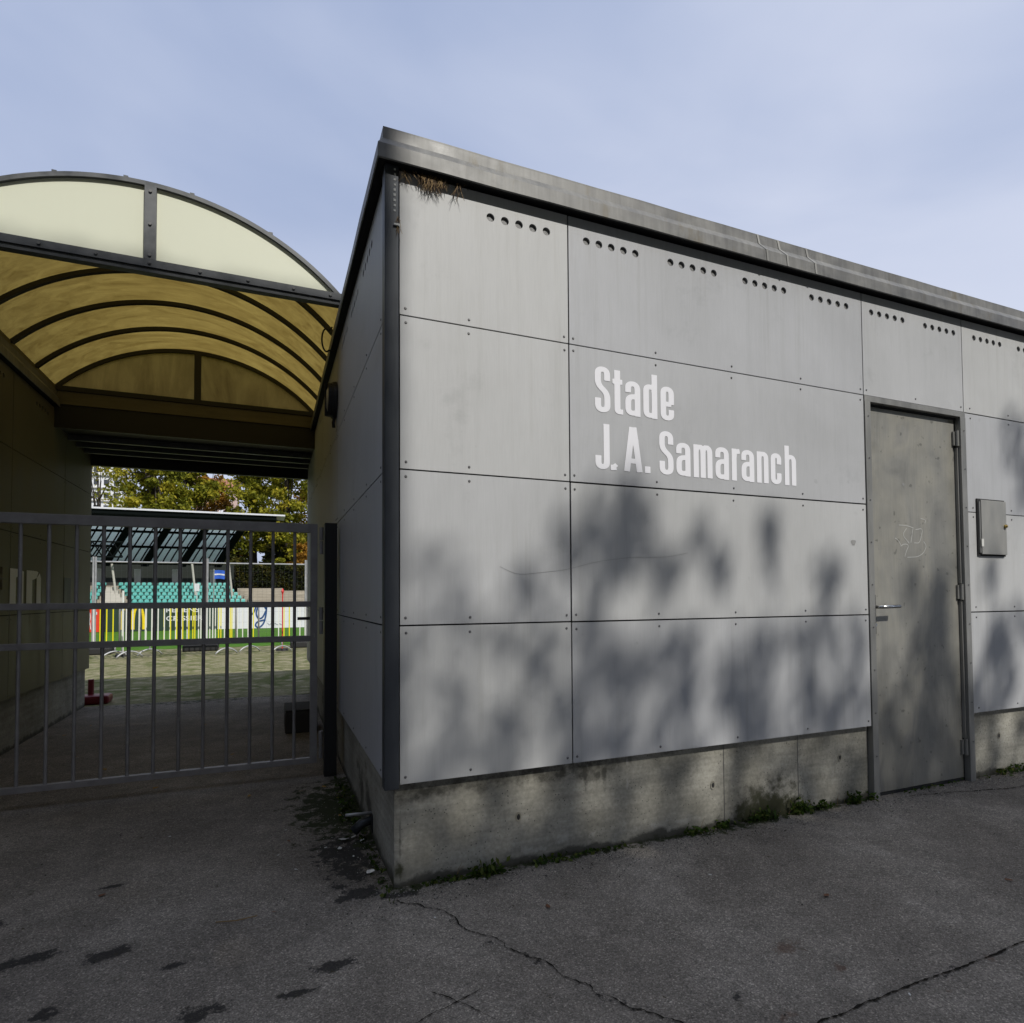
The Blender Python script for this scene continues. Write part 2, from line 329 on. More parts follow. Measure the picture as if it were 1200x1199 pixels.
mb = MB(); mb.box(-60, 60, 13.95, 60, -.3, .006); tag(mb.build('pitch', M['turf']), kind='structure')
def crack(pts, w, jit, name='crack', seed=1):
    rnd = random.Random(seed); P = []
    for (a, b) in zip(pts[:-1], pts[1:]):
        a, b = Vector((*a, 0)), Vector((*b, 0)); n = max(2, int((b-a).length/.010))
        for k in range(n):
            q = a.lerp(b, k/n); q += Vector((fbm(q.x, q.y, seed, 6), fbm(q.x, q.y, seed+5, 6), 0))*jit + Vector((rnd.uniform(-1,1), rnd.uniform(-1,1), 0))*min(.0030, jit*.14); P.append(q)
    mb = MB(); prev = None
    for i in range(len(P)-1):
        t = (P[i+1]-P[i]).normalized(); nn = Vector((-t.y, t.x, 0)); ww = w*(.12+.8*rnd.random()**1.6)
        z = .0035+.004*fbm(P[i].x, P[i].y, 0, 1.2); cur = (P[i]+nn*ww+Vector((0,0,z)), P[i]-nn*ww+Vector((0,0,z)))
        if prev: mb.face([prev[0], prev[1], cur[1], cur[0]])
        prev = cur
    tag(mb.build(name, M['crack']), kind='structure')
crack([(.03,-.07),(.15,-.22),(.25,-.42),(.36,-.62),(.40,-.68),(.47,-.85),(.62,-1.04),(.8,-1.3)], .0042, .035, 'asphalt_crack', 3)
crack([(.62,-1.6),(.977,-1.2),(1.35,-1.19),(1.916,-1.19),(2.8,-1.17),(4.5,-1.15)][1:], .005, .008, 'asphalt_joint', 5)
crack([(.977,-1.2),(.7,-1.32)], .004, .008, 'asphalt_joint', 5)
crack([(-.20,-.80),(.0,-.75),(.17,-.70)], .0035, .01, 'asphalt_crack', 6); crack([(.02,-.66),(.10,-.76),(.16,-.86)], .003, .01, 'asphalt_crack', 8)
crack([(3.05,-.04),(3.45,-.12),(3.9,-.2),(4.6,-.22)], .006, .015, 'asphalt_crack', 9)

# ------------------------------------------------------------------ the two service buildings
B0, H = .424, .65
ROWS = [(B0+k*H, B0+(k+1)*H) for k in range(3)] + [(B0+3*H, 2.99)]
G = .0035                            # half a joint
rnd = random.Random(4)
HOLE_R = .019
def panel(parent, s0, s1, z0, z1, mapf, rivets, holes=(), thick=.008, rz=(True, True), pm='panel'):
    """one cladding sheet; mapf turns (s, depth, z) into world"""
    j_ = lambda: rnd.uniform(-.0008,.0008)
    s0 += G+j_(); s1 -= G+j_(); z0 += G+j_(); z1 -= G+j_()
    bm = bmesh.new()
    def loop(pts):
        vs = [bm.verts.new(q) for q in pts]; return [bm.edges.new((vs[i], vs[(i+1) % len(vs)])) for i in range(len(vs))]
    ed = loop([(s0,0,z0),(s1,0,z0),(s1,0,z1),(s0,0,z1)])
    for (hx, hz) in holes: ed += loop([(hx+HOLE_R*math.cos(2*math.pi*k/18), 0, hz+HOLE_R*math.sin(2*math.pi*k/18)) for k in range(18)])
    bmesh.ops.triangle_fill(bm, use_beauty=True, use_dissolve=False, edges=ed)
    geo = bmesh.ops.extrude_face_region(bm, geom=list(bm.faces)); bmesh.ops.translate(bm, vec=(0,thick,0), verts=[v for v in geo['geom'] if isinstance(v, bmesh.types.BMVert)])
    mb = MB(); bm.verts.index_update(); base = [tuple(v.co) for v in bm.verts]; mb.v = base; mb.f = [tuple(v.index for v in f.verts) for f in bm.faces]; mb.m = [0]*len(mb.f); bm.free()
    for s in rivets:
        for zz, on in ((z0+.028, rz[0]), (z1-.028, rz[1])):
            if not on: continue
            n0 = len(mb.v); K = 8; r1 = .0062
            cx, cz = s+rnd.uniform(-.002,.002), zz+rnd.uniform(-.002,.002)
            mb.v += [(cx+r1*math.cos(2*math.pi*k/K), -.0002, cz+r1*math.sin(2*math.pi*k/K)) for k in range(K)] + [(cx+r1*.6*math.cos(2*math.pi*k/K), -.0034, cz+r1*.6*math.sin(2*math.pi*k/K)) for k in range(K)]
            for k in range(K): mb.f.append((n0+k, n0+(k+1) % K, n0+K+(k+1) % K, n0+K+k)); mb.m.append(1)
            mb.f.append(tuple(n0+K+k for k in range(K))); mb.m.append(1)
    for (hx, hz) in holes:
        mb.face([(hx+(HOLE_R+.006)*math.cos(2*math.pi*k/14), thick+.002, hz+(HOLE_R+.006)*math.sin(2*math.pi*k/14)) for k in range(14)], 2)
    mb.v = [mapf(*q) for q in mb.v]
    o = mb.build('cladding_panel', [M[pm], M['rivet'], M['mesh']], parent)
    # consistent normals
    bm = bmesh.new(); bm.from_mesh(o.data); bmesh.ops.recalc_face_normals(bm, faces=bm.faces); bm.to_mesh(o.data); bm.free()
    return o
def hole_groups(a, b, start=.46):
    out = []
    for k in range(30):
        x0 = start+.4865*k
        if x0 > a+.02 and x0+.28 < b-.01: out += [(x0+.069*i, 2.885) for i in range(5)]
    return out

bld = empty('clad_building', 'grey panel clad building with the white Stade lettering and a steel door', 'building')
FR = lambda s, d, z: (s, d, z); SD = lambda s, d, z: (d, s, z)
def inner(parent, x0, x1, y0, y1):
    mb = MB(); mb.box(x0, x1, y0, y1, .3, 3.0); return mb.build('inner_wall', M['gap'], parent)
mb = MB(); mb.box(.024, 2.80, .024, 5.53, .434, 3.02); mb.box(3.76, 9.0, .024, 5.53, .434, 3.02); mb.box(2.80, 3.76, .09, 5.53, 0, 2.40); mb.box(2.80, 3.76, .024, 5.53, 2.385, 3.02); mb.build('backing_wall', M['gap'], bld)
cols = [(.05, .8475, [.077,.355,.823]), (.8475, 2.808, [.872,1.333,1.815,2.307,2.782]), (2.808, 3.735, [2.832,3.27,3.707]), (3.735, 5.70, [3.80,4.21,4.72,5.2,5.67]), (5.70, 7.7, [5.73,6.2,6.7,7.2,7.67]), (7.7, 9.0, [7.73,8.3,8.97])]
for ci, (a, b, rv) in enumerate(cols):
    for ri, (z0, z1) in enumerate(ROWS):
        if ci == 2 and ri < 3: continue
        panel(bld, a, b, z0, z1, FR, rv, hole_groups(a, b) if ri == 3 else (), rz=(True, ri < 3))
for (a, b) in [(.05, 1.93), (1.93, 3.88), (3.88, 5.545)]:
    rv = [a+.03, a+.09, a+(b-a)*.27, a+(b-a)*.52, a+(b-a)*.77, b-.03]
    for ri, (z0, z1) in enumerate(ROWS): panel(bld, a, b, z0, z1, SD, rv, hole_groups(a, b, .40) if ri == 3 else (), rz=(True, ri < 3))
# corner post: angle profile
mb = MB(); mb.box(-.012, .047, -.012, .012, B0-.012, 3.0); mb.box(-.012, .012, .012, .047, B0-.012, 3.0); mb.build('corner_post', M['post'], bld, bevel=.003)
mb = MB()
for k in range(9): mb.box(.026+rnd.uniform(-.002,.002), .034, -.0135, -.0122, 2.80+k*.022, 2.807+k*.022+rnd.uniform(0,.004))
mb.build('bird_dropping', M['litter'], bld)
mb = MB(); mb.box(9.02-.02, 9.02, .0, 5.54, B0, 2.99); mb.box(.0, 9.0, 5.532, 5.545, B0, 2.99); mb.build('rear_cladding', M['panel'], bld)
# plinth
def pst(q):
    x, z = (q.x, q.z) if q.y < .0301 else (-q.y, q.z)
    d = 0; g = 0; l = 0
    if x > .03:
        edge = .36+.05*fbm(x, 0, 2, 2.5)-.05*(x < 1.)+ (.10 if x > 1.5 else 0)
        d = max(0, min(1, (z-edge)/.05))*.50*(x < 1.6)
        for sx in (1.03, .93): d = max(d, .7*ell(x, z, sx, .36, .02, .09))
        low = .05+.03*fbm(x, 1, 0, 4); d = max(d, .9*max(0, min(1, (low-z)/.04)))
        g = max(0, 1.15-math.hypot((x-2.05)/.32, z/.20)); g = max(g, .9*max(0, 1-math.hypot((x-.055)/.04, (z-.07)/.07)), .5*max(0, (.035-z)/.04))
        d = max(d, .8*max(0, 1.1-math.hypot((x-2.02)/.36, (z-.05)/.24)))
        l = .40*max(0, 1-abs(z-.07-.03*fbm(x, 3, 0, 5))/.05)*(.6 < x < 1.6); l = max(l, .6*max(0, 1-abs(x-1.16)/.012)*(z > .25))
        d = max(d, .55*max(0, 1-abs(x-.06)/.008))
    else:
        d = .65*max(0, fbm(x, z, 1, 3))*1.2 + .8*max(0, (.08-z)/.08); 
        for sx in (-.55, -.95, -1.05, -1.2): d = max(d, ell(x, z, sx, .38, .012, .05))
        g = .6*max(0, (.05-z)/.05)
    return (d, g, l)
grid('concrete_base', (.035,.03,-.03), (2.773,0,0), (0,0,.46), 230, 36, pst, M['concrete'], bld)
grid('concrete_base', (3.757,.03,-.03), (5.24,0,0), (0,0,.46), 200, 20, pst, M['concrete'], bld)
grid('concrete_base', (.035,5.53,-.03), (0,-5.5,0), (0,0,.46), 260, 24, pst, M['concrete'], bld)
mb = MB()
for x in (1.744, 2.259): mb = MB(); mb.box(x-.0015, x+.0015, .0285, .0315, -.02, .42); mb.build('formwork_joint', M['rivet'], bld)
def tie_hole(x, z, par):
    mb = MB(); P = [(x+.014*math.cos(t), z+.022*math.sin(t)) for t in [2*math.pi*k/16 for k in range(16)]]
    for k in range(16):
        a, b = P[k], P[(k+1) % 16]; mb.face([(a[0], .0265, a[1]), (b[0], .0265, b[1]), (x+(b[0]-x)*.55, .0285, z+(b[1]-z)*.55), (x+(a[0]-x)*.55, .0285, z+(a[1]-z)*.55)], 0)
    mb.face([(x+(q[0]-x)*.6+.002, .0278, z+(q[1]-z)*.6-.001) for q in P], 1); mb.build('tie_hole', [M['concrete_plain'], M['gap']], par)
M['concrete_plain'] = mat('tie hole rim', (.26,.245,.20), .9)
for (x, z) in ((.586,.212),(1.67,.218),(2.579,.262),(4.05,.25)): tie_hole(x, z, bld)
# roof edge flashing swept along front and side
def fascia(parent, x0, x1, y0, y1, sides='fl', top=3.146):
    prof = [(-.30, top+.004), (.020, top), (.020, top-.008), (.022, 3.094), (.045, 3.056), (.047, 2.995), (.042, 2.991), (.042, 3.004), (-.02, 3.006)]
    if sides == 'fl': path = [(x1+.0, y0, 0, -1), (x0, y0, -1, -1), (x0, y1, -1, 0)]
    elif sides == 'fr': path = [(x0, y0, 0, -1), (x1, y0, 1, -1), (x1, y1, 1, 0)]
    mb = MB()
    segs = []
    for (xa, ya, nxa, nya), (xb, yb, nxb, nyb) in zip(path[:-1], path[1:]):
        L = math.hypot(xb-xa, yb-ya); n = max(1, int(L/.25))
        for k in range(n+1):
            t = k/n; nx, ny = (nxa, nya) if k == 0 else (nxb, nyb) if k == n else ((0, -1) if ya == yb else (nxb if nxb else nxa, 0))
            segs.append((xa+(xb-xa)*t, ya+(yb-ya)*t, nx, ny))
    rings = []
    for (x, y, nx, ny) in segs:
        wv = .0022*fbm(x*3, y*3, 0, 1); rings.append([(x+nx*(o+wv*(o > 0)), y+ny*(o+wv*(o > 0)), z+wv) for (o, z) in prof])
    for A, B in zip(rings[:-1], rings[1:]):
        if (Vector(A[0])-Vector(B[0])).length < 1e-5 and (Vector(A[3])-Vector(B[3])).length < 1e-5: continue
        for i in range(len(prof)-1): mb.face([A[i], B[i], B[i+1], A[i+1]], 1 if i >= len(prof)-3 else 0)
    return mb.build('roof_edge', [M['fascia'], M['gap']], parent)
roof = fascia(bld, 0, 9.0, 0, 5.55)
def seam_strip(x, parent):                # lapped, slightly buckled flashing joint
    prof = [(.022, 3.145), (.025, 3.094), (.048, 3.057), (.050, 2.994)]; mb = MB()
    for i, (a, b) in enumerate(zip(prof[:-1], prof[1:])):
        sh = [0, .01, .04, .045]; mb.face([(x+sh[i], -a[0], a[1]), (x+.012+sh[i], -a[0]-.001, a[1]), (x+.012+sh[i+1], -b[0]-.001, b[1]), (x+sh[i+1], -b[0], b[1])])
    mb.build('flashing_joint', M['doorframe'], parent)
for x in (1.985, 2.13, 2.34): seam_strip(x, roof)
mb = MB(); mb.box(.2, 9, .2, 5.5, 3.0, 3.142); mb.build('roof', M['fascia'], bld)

# lettering, built from merged strokes
def glyph_mesh(strokes, W, k=.74, rad=.056, cell=.0145):
    """union of butt-ended strokes -> clean triangulated outline. x is squeezed by k so stems are heavier than bars"""
    segs = []
    for st in strokes:
        pts = []
        for a, b in st:
            if not pts or math.hypot(a*k-pts[-1][0], b-pts[-1][1]) > 1e-4: pts.append((a*k, b))
        for i in range(len(pts)-1): segs.append((pts[i], pts[i+1], i == 0, i == len(pts)-2))
    def fld(x, y):
        x *= k; best = 9
        for (ax, ay), (bx, by), fs, ls in segs:
            dx, dy = bx-ax, by-ay; L = math.hypot(dx, dy) or 1e-9; t = ((x-ax)*dx+(y-ay)*dy)/L; d = abs((x-ax)*dy-(y-ay)*dx)/L
            if t < 0: v = -t+rad if fs else math.hypot(x-ax, y-ay)
            elif t > L: v = t-L+rad if ls else math.hypot(x-bx, y-by)
            else:
                v = d
                if fs: v = max(v, rad-t)
                if ls: v = max(v, rad-(L-t))
            if v < best: best = v
        return rad-best
    nx = int((W+.06)/cell)+2; ny = int(1.12/cell)+2; gx = [-.03+i*cell for i in range(nx)]; gy = [-.05+j*cell for j in range(ny)]
    F = [[fld(x, y) for x in gx] for y in gy]; polys = []
    for j in range(ny-1):
        for i in range(nx-1):
            c = [(gx[i], gy[j], F[j][i]), (gx[i+1], gy[j], F[j][i+1]), (gx[i+1], gy[j+1], F[j+1][i+1]), (gx[i], gy[j+1], F[j+1][i])]
            if max(q[2] for q in c) <= 0: continue
            out = []
            for a, b in zip(c, c[1:]+c[:1]):
                if a[2] > 0: out.append(a[:2])
                if (a[2] > 0) != (b[2] > 0): t = a[2]/(a[2]-b[2]); out.append((a[0]+(b[0]-a[0])*t, a[1]+(b[1]-a[1])*t))
            if len(out) > 2: polys.append(out)
    return polys
def rc(pts, r=.12):
    """round the inner corners of a polyline"""
    if len(pts) < 3: return list(pts)
    out = [pts[0]]
    for p0, p1, p2 in zip(pts[:-2], pts[1:-1], pts[2:]):
        a, b, c = Vector(p0), Vector(p1), Vector(p2); ra = min(r, (a-b).length*.5); rb = min(r, (c-b).length*.5)
        s, e = b+(a-b).normalized()*ra, b+(c-b).normalized()*rb
        for q in range(7):
            t = q/6; out.append(tuple(s*(1-t)**2+b*2*t*(1-t)+e*t*t))
    out.append(pts[-1]); return out
def glyph(ch, W):
    a, b, X = .078, .057, .775; l, r, t = a, W-a, X-b; R_ = min(.13, (r-l)*.5)
    f = lambda *p: rc(p, R_)
    return {'S': [f((r,.70),(r,1-b),(l,1-b),(l,.60),(r,.42),(r,b),(l,b),(l,.31))], 't': [f((W*.46,.97),(W*.46,b),(W,b)), [(0,X-b),(W*.95,X-b)]],
     'a': [f((l,.52),(l,t),(r,t),(r,0)), f((r,.44),(l,.42),(l,b),(r,b+.02))], 'd': [[(r,0),(r,1)], f((r,t-.02),(l,t),(l,b),(r,b+.02))],
     'e': [f((r,.25),(r,b),(l,b),(l,t),(r,t),(r,.37)), [(r,.375),(l,.375)]], 'J': [f((r,1),(r,b),(l,b),(l,.30))],
     'A': [[(a*.95,0),(W/2-.02,1)], [(W-a*.95,0),(W/2+.02,1)], [(W*.2,.24),(W*.8,.24)]], '.': [[(W/2,0),(W/2,.15)]],
     'm': [[(l,0),(l,X)], f((l,.60),(l+.02,t),(W/2,t),(W/2,0)), f((W/2,.60),(W/2+.02,t),(r,t),(r,0))], 'r': [[(l,0),(l,X)], f((l,.55),(l+.02,t-.02),(W,t))],
     'n': [[(l,0),(l,X)], f((l,.60),(l+.02,t),(r,t),(r,0))], 'c': [f((r,.50),(r,t),(l,t),(l,b),(r,b),(r,.28))], 'h': [[(l,0),(l,1)], f((l,.60),(l+.02,t),(r,t),(r,0))],
     '-': [[(.03,.12),(W-.03,.06)],[(.03,.12),(.05,.0)]]}[ch]
def lettering(parent, items, base, cap, place, label):
    mb = MB()
    for ch, x0, x1 in items:
        W = (x1-x0)/cap
        for poly in glyph_mesh(glyph(ch, W), W): mb.face([place(x0+px*cap, base+py*cap) for px, py in poly])
    o = mb.build('lettering', M['white'], parent); o['label'] = label
    bm = bmesh.new(); bm.from_mesh(o.data); bmesh.ops.remove_doubles(bm, verts=bm.verts, dist=1e-5); bm.to_mesh(o.data); bm.free()
lettering(bld, [('S',.983,1.069),('t',1.081,1.140),('a',1.152,1.240),('d',1.256,1.340),('e',1.358,1.441)], 2.070, .221, lambda x, z: (x, -.0015, z), 'white condensed word Stade')
lettering(bld, [('J',.982,1.062),('-',1.073,1.103),('A',1.141,1.247),('.',1.260,1.294),('S',1.347,1.433),('a',1.449,1.538),('m',1.556,1.678),('a',1.696,1.786),('r',1.804,1.860),('a',1.869,1.958),('n',1.975,2.058),('c',2.073,2.151),('h',2.174,2.259)],
          1.796, .219, lambda x, z: (x, -.0015, z), 'white condensed words J. A. Samaranch')

# door
door = MB(); door.box(2.868, 3.680, .030, .07, .02, 2.325); door = door.build('door', M['door'], bld, bevel=.003)
mb = MB(); mb.box(2.811, 2.858, -.006, .085, -.02, 2.338); mb.box(3.690, 3.742, -.006, .085, -.02, 2.338); mb.box(2.811, 3.742, -.004, .083, 2.338, 2.3725); mb.build('door_frame', M['doorframe'], bld, bevel=.002)
mb = MB(); mb.box(2.858, 2.866, .02, .08, 0, 2.338); mb.box(3.6805, 3.69, .03, .08, 0, 2.338); mb.box(2.86, 3.69, .025, .08, 2.326, 2.338); mb.box(2.86,3.69,.03,.08,-.02,.018); mb.build('door_seal', M['gap'], bld)
for z in (2.20, 1.205, .215):
    mb = MB(); mb.tube([(3.681, .012, z-.05), (3.681, .012, z+.05)], .011, 12); mb.box(3.655, 3.681, .018, .029, z-.045, z+.045); mb.build('hinge', M['doorframe'], door)
mb = MB(); mb.box(3.677, 3.6895, .012, .029, .27, 1.15); mb.build('hinge_rod', M['doorframe'], door); mb = MB(); mb.box(3.677, 3.6895, .012, .029, 1.26, 2.14); mb.build('hinge_rod', M['doorframe'], door)
mb = MB(); mb.box(2.872, 2.898, .020, .031, .955, 1.19); mb.build('handle_plate', M['dark'], door, bevel=.003)
mb = MB(); mb.tube([(2.885, .03, 1.118), (2.885, -.02, 1.118), (2.90, -.032, 1.118), (3.03, -.032, 1.121)], .0105, 10); mb.build('handle', M['steel'], door, smooth=True)
mb = MB(); mb.tube([(2.885, .031, 1.012), (2.885, .012, 1.012)], .009, 12); mb.build('lock_cylinder', M['steel'], door)
mb = MB()
for st in [[(3.129,1.617),(3.198,1.617),(3.26,1.604)],[(3.197,1.599),(3.157,1.558),(3.217,1.507)],[(3.256,1.601),(3.233,1.51)],[(3.28,1.594),(3.348,1.605),(3.316,1.51),(3.264,1.511)],[(3.091,1.535),(3.117,1.525),(3.143,1.492)],
           [(3.139,1.487),(3.17,1.503),(3.217,1.497),(3.188,1.456),(3.175,1.424)],[(3.353,1.522),(3.38,1.493),(3.349,1.449),(3.293,1.424),(3.198,1.42)],[(3.33,1.665),(3.378,1.66),(3.369,1.638)]]:
    P = rc(st, .03)
    for a, b in zip(P[:-1], P[1:]):
        a, b = Vector((a[0]+.0, 0, a[1])), Vector((b[0], 0, b[1])); t = (b-a).normalized()*.0018; n = Vector((-t.z, 0, t.x))
        mb.face([q+Vector((0,.0285,0)) for q in (a-t*.2+n, b+n, b-n, a-t*.2-n)])
g = mb.build('scratched_tag', M['scratch'], door)
for k in range(9):
    for side in (2.836, 3.722): mb = MB(); mb.tube([(side, -.0095, .25+k*.25), (side, -.0055, .25+k*.25)], .004, 8); mb.build('frame_screw', M['rivet'], bld)

# small metal cabinet on the wall
mbx = empty('wall_cabinet', 'small flat grey metal cabinet with a brass lock on the wall right of the door', 'cabinet', (3.97, -.002, 1.44))
mb = MB(); mb.box(-.14, .150, -.006, 0, .0, .375); mb.build('back_box', M['gap'], mbx)
mb = MB(); mb.box(-.118, .146, -.018, -.0065, .010, .366); mb.build('cabinet_door', mat('cabinet grey', (.30,.30,.285), .5, .2, .4, weathered((.26,.26,.245), (.34,.335,.315), (3,3,1), 5)), mbx, bevel=.002)
mb = MB(); mb.box(-.132, -.122, -.015, -.0065, .02, .355); mb.build('hinge', M['doorframe'], mbx)
mb = MB(); mb.box(-.128, -.106, -.0215, -.0185, .060, .11); mb.build('sticker', M['litter'], mbx)
mb = MB(); mb.tube([(.128, -.018, .20), (.128, -.028, .20)], .013, 14); mb.tube([(.128,-.028,.20),(.128,-.034,.20)], .006, 8); mb.build('lock', mat('brass', (.35,.27,.1), .35, .9), mbx)

# bird nest straw under the flashing
def straws(name, cx, n, spread, ln, label, seed, parent=None):
    rr = random.Random(seed); mb = MB()
    for k in range(n):
        x = cx+rr.gauss(0, spread); z = 2.985+rr.uniform(-.012,.006); L = ln*rr.uniform(.3,1)*math.exp(-abs(x-cx)/spread*.55); y = -.006-rr.random()*.018
        dx = rr.uniform(-.6,.6)*L; p0 = (x, y, z); p1 = (x+dx*.3, y-.004, z-L*.5); p2 = (x+dx*.9+rr.uniform(-.01,.01), y-.002+rr.uniform(-.008,.004), z-L)
        mb.tube([p0, p1, p2], [.0012,.001,.0005], 3, 0 if rr.random() < .55 else 1, cap=False)
    o = mb.build(name, [M['straw'], M['straw2']]); tag(o, label, 'nest'); return o
straws('bird_nest', .185, 190, .036, .095, 'dry straw of an old nest hanging below the roof edge near the corner', 1)
straws('straw_wisp', .305, 16, .016, .12, 'thin wisp of straw hanging from the roof edge right of the nest', 2)
straws('straw_wisp', .075, 22, .010, .07, 'short brown wisp of straw under the roof edge beside the corner post', 3)
mb = MB(); rr = random.Random(5)
for k in range(16):
    x, z = .048+rr.uniform(-.006,.008), 2.74+rr.uniform(-.03,.045); mb.tube([(x,-.013,z),(x+rr.uniform(-.012,.006),-.018,z-rr.uniform(.01,.035))], .001, 3, rr.randrange(2), False)
mb.box(.025,.05,-.02,-.013,2.74,2.748, 2)
tag(mb.build('straw_tuft', [M['straw'], M['straw2'], M['litter']]), 'small straw tuft caught on the corner post below the roof', 'straw')

# left building
lb = empty('clad_building', 'dark olive panel clad building along the left side of the covered passage', 'building')
XL = -2.31
LM = lambda s, d, z: (XL-d, s, z)
mb = MB(); mb.box(-8, XL-.024, .024, 5.53, .434, 3.02); mb.build('backing_wall', M['gap'], lb)
for (a, b) in [(.012, 1.62), (1.62, 3.30), (3.30, 4.60), (4.60, 5.545)]:
    rv = [a+.03, a+(b-a)*.5, b-.03] if b-a < 1.5 else [a+.03, a+(b-a)*.27, a+(b-a)*.52, a+(b-a)*.77, b-.03]
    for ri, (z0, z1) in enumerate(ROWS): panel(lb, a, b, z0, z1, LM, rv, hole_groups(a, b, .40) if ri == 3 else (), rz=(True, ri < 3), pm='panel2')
for (a, b) in [(-4.3, XL-.02), (-6.2, -4.3), (-8, -6.2)]:
    for ri, (z0, z1) in enumerate(ROWS): panel(lb, a, b, z0, z1, lambda s, d, z: (s, .0+d, z), [a+.03, (a+b)/2, b-.03], hole_groups(a+10, b+10) and [(hx-10, hz) for hx, hz in hole_groups(a+10, b+10)] if ri == 3 else (), rz=(True, ri < 3))
grid('concrete_base', (XL-.035,.035,-.03), (0,5.5,0), (0,0,.46), 130, 16, lambda q: (.4*max(0, fbm(q.y, q.z, 1, 3))+.8*max(0, (.07-q.z)/.07), .3*max(0, (.06-q.z)/.06), 0), M['concrete'], lb)
mb = MB(); mb.box(-8, XL-.036, .035, 5.53, -.03, .43); mb.build('base_wall', M['concrete_plain'], lb)
fascia(lb, -8, XL, 0, 5.55, 'fr')
mb = MB(); mb.box(-8, XL-.2, .2, 5.5, 3.0, 3.142); mb.build('roof', M['fascia'], lb)
mb = MB(); mb.box(-8, XL, 5.532, 5.545, B0, 2.99); mb.build('rear_cladding', M['panel'], lb)
# tail of the lettering on the passage wall: the m, and a dark patch
def wl(y, z): return (XL+.0035, y, z)
mb = MB()
b0, b1 = 1.150, 1.440
mb.face([wl(3.29,b0), wl(3.41,b0), wl(3.41,b1), wl(3.29,b1)]); mb.face([wl(3.41,b1-.07), wl(3.48,b1-.05), wl(3.48,b1), wl(3.41,b1)])
mb.face([wl(3.47,b0), wl(3.57,b0), wl(3.57,b1-.015), wl(3.47,b1)]); 
mb.face([wl(3.63,b0), wl(3.76,b0), wl(3.76,b1), wl(3.63,b1)]); mb.face([wl(3.76,b1-.08), wl(3.86,b1-.06), wl(3.90,b1-.01), wl(3.86,b1), wl(3.76,b1)]); mb.face([wl(3.86,b0), wl(3.97,b0), wl(3.965,b1-.06), wl(3.935,b1-.015), wl(3.86,b1-.06)])
mb.v = [(x+.0001*(i//4), y, z) for i, (x, y, z) in enumerate(mb.v)]
o = mb.build('lettering', M['white'], lb); o['label'] = 'white end of a word seen edge on between the gate bars'
mb = MB(); mb.box(XL+.001, XL+.004, 4.61, 4.82, 1.16, 1.41); o = mb.build('faded_lettering', M['post'], lb)
mb = MB(); mb.box(XL+.004, XL+.02, 3.10, 3.20, 1.36, 1.44); mb.box(XL+.004, XL+.02, 3.10, 3.20, 1.27, 1.345); o = mb.build('letter_box', M['beam']); tag(o, 'small brown plate on the left passage wall before the white letters', 'plate')

# ------------------------------------------------------------------ barrel vault over the passage
Y0, Y1, ZC, RAD, XC = 1.63, 4.25, 3.19, 1.584, -1.155
ZO = ZC+.50-RAD
TH = math.asin(1.155/RAD)
def arc(dr=0., n=40, th=TH): return [(XC+(RAD+dr)*math.sin(-th+2*th*k/n), ZO+(RAD+dr)*math.cos(-th+2*th*k/n)) for k in range(n+1)]
can = empty('barrel_vault_canopy', 'curved yellowed translucent canopy in a grey metal frame over the gated passage', 'canopy', (0,0,0))
mb = MB(); A = arc(0); Bq = arc(.008)
for k in range(40):
    for P, fl in ((A, 0), (Bq, 1)):
        (xa, za), (xb, zb) = P[k], P[k+1]
        for j in range(12):
            ya, yb = Y0+.02+(Y1-Y0-.04)*j/12, Y0+.02+(Y1-Y0-.04)*(j+1)/12
            if fl == 0: mb.face([(xa,ya,za),(xb,ya,zb),(xb,yb,zb),(xa,yb,za)])
mb.build('vault_sheet', M['vault'], can, smooth=True)
def arch(y0, y1, d0, d1, name, m, mi=0):
    mb = MB(); a, b = arc(d0), arc(d1)
    for k in range(40):
        p = [(a[k], a[k+1]), (b[k], b[k+1])]
        for y, sgn in ((y0, 1), (y1, -1)): mb.face([(a[k][0],y,a[k][1]),(a[k+1][0],y,a[k+1][1]),(b[k+1][0],y,b[k+1][1]),(b[k][0],y,b[k][1])][::sgn])
        for q in (a, b): mb.face([(q[k][0],y0,q[k][1]),(q[k+1][0],y0,q[k+1][1]),(q[k+1][0],y1,q[k+1][1]),(q[k][0],y1,q[k][1])])
    return mb.build(name, m, can)
arch(Y0-.012, Y0+.028, -.012, .014, 'end_arch', M['frame']); arch(Y1-.02, Y1+.02, -.035, .012, 'end_arch', M['rib'])
for k in range(1, 5): arch(Y0+(Y1-Y0)*k/5-.018, Y0+(Y1-Y0)*k/5+.018, -.032, -.001, 'rib', M['rib'])
def gable(y, m):
    for sgn in (-1, 1):
        mb = MB(); P = arc(-.012, 60)
        for a, b in zip(P[:-1], P[1:]):
            if (a[0]+b[0])/2*1. and ((a[0]+b[0])/2-XC)*sgn > 0: mb.face([(a[0],y,ZC-.0),(b[0],y,ZC-.0),(b[0],y,max(ZC, b[1])),(a[0],y,max(ZC, a[1]))])
        mb.build('gable_panel', m, can)
gable(Y0+.008, M['gable']); gable(Y1, M['gableback'])
mb = MB(); mb.box(XL, .01, Y0-.022, Y0+.03, ZC-.012, ZC+.034); mb.box(XL, .01, Y0-.012, Y0+.04, ZC-.040, ZC-.014); 
fb = mb.build('chord_beam', M['frame'], can)
mb = MB(); mb.box(XC-.0+.004, XC+.066, Y0-.02, Y0+.004, ZC+.036, ZC+.485); mb.build('mullion', M['frame'], can)
for x in [-2.2,-1.93,-1.66,-1.39,-1.12,-.85,-.58,-.31,-.08]: mb = MB(); mb.tube([(x,Y0-.030,ZC+.012),(x,Y0-.021,ZC+.012)], .009, 10); mb.build('bolt', M['rivet'], can)
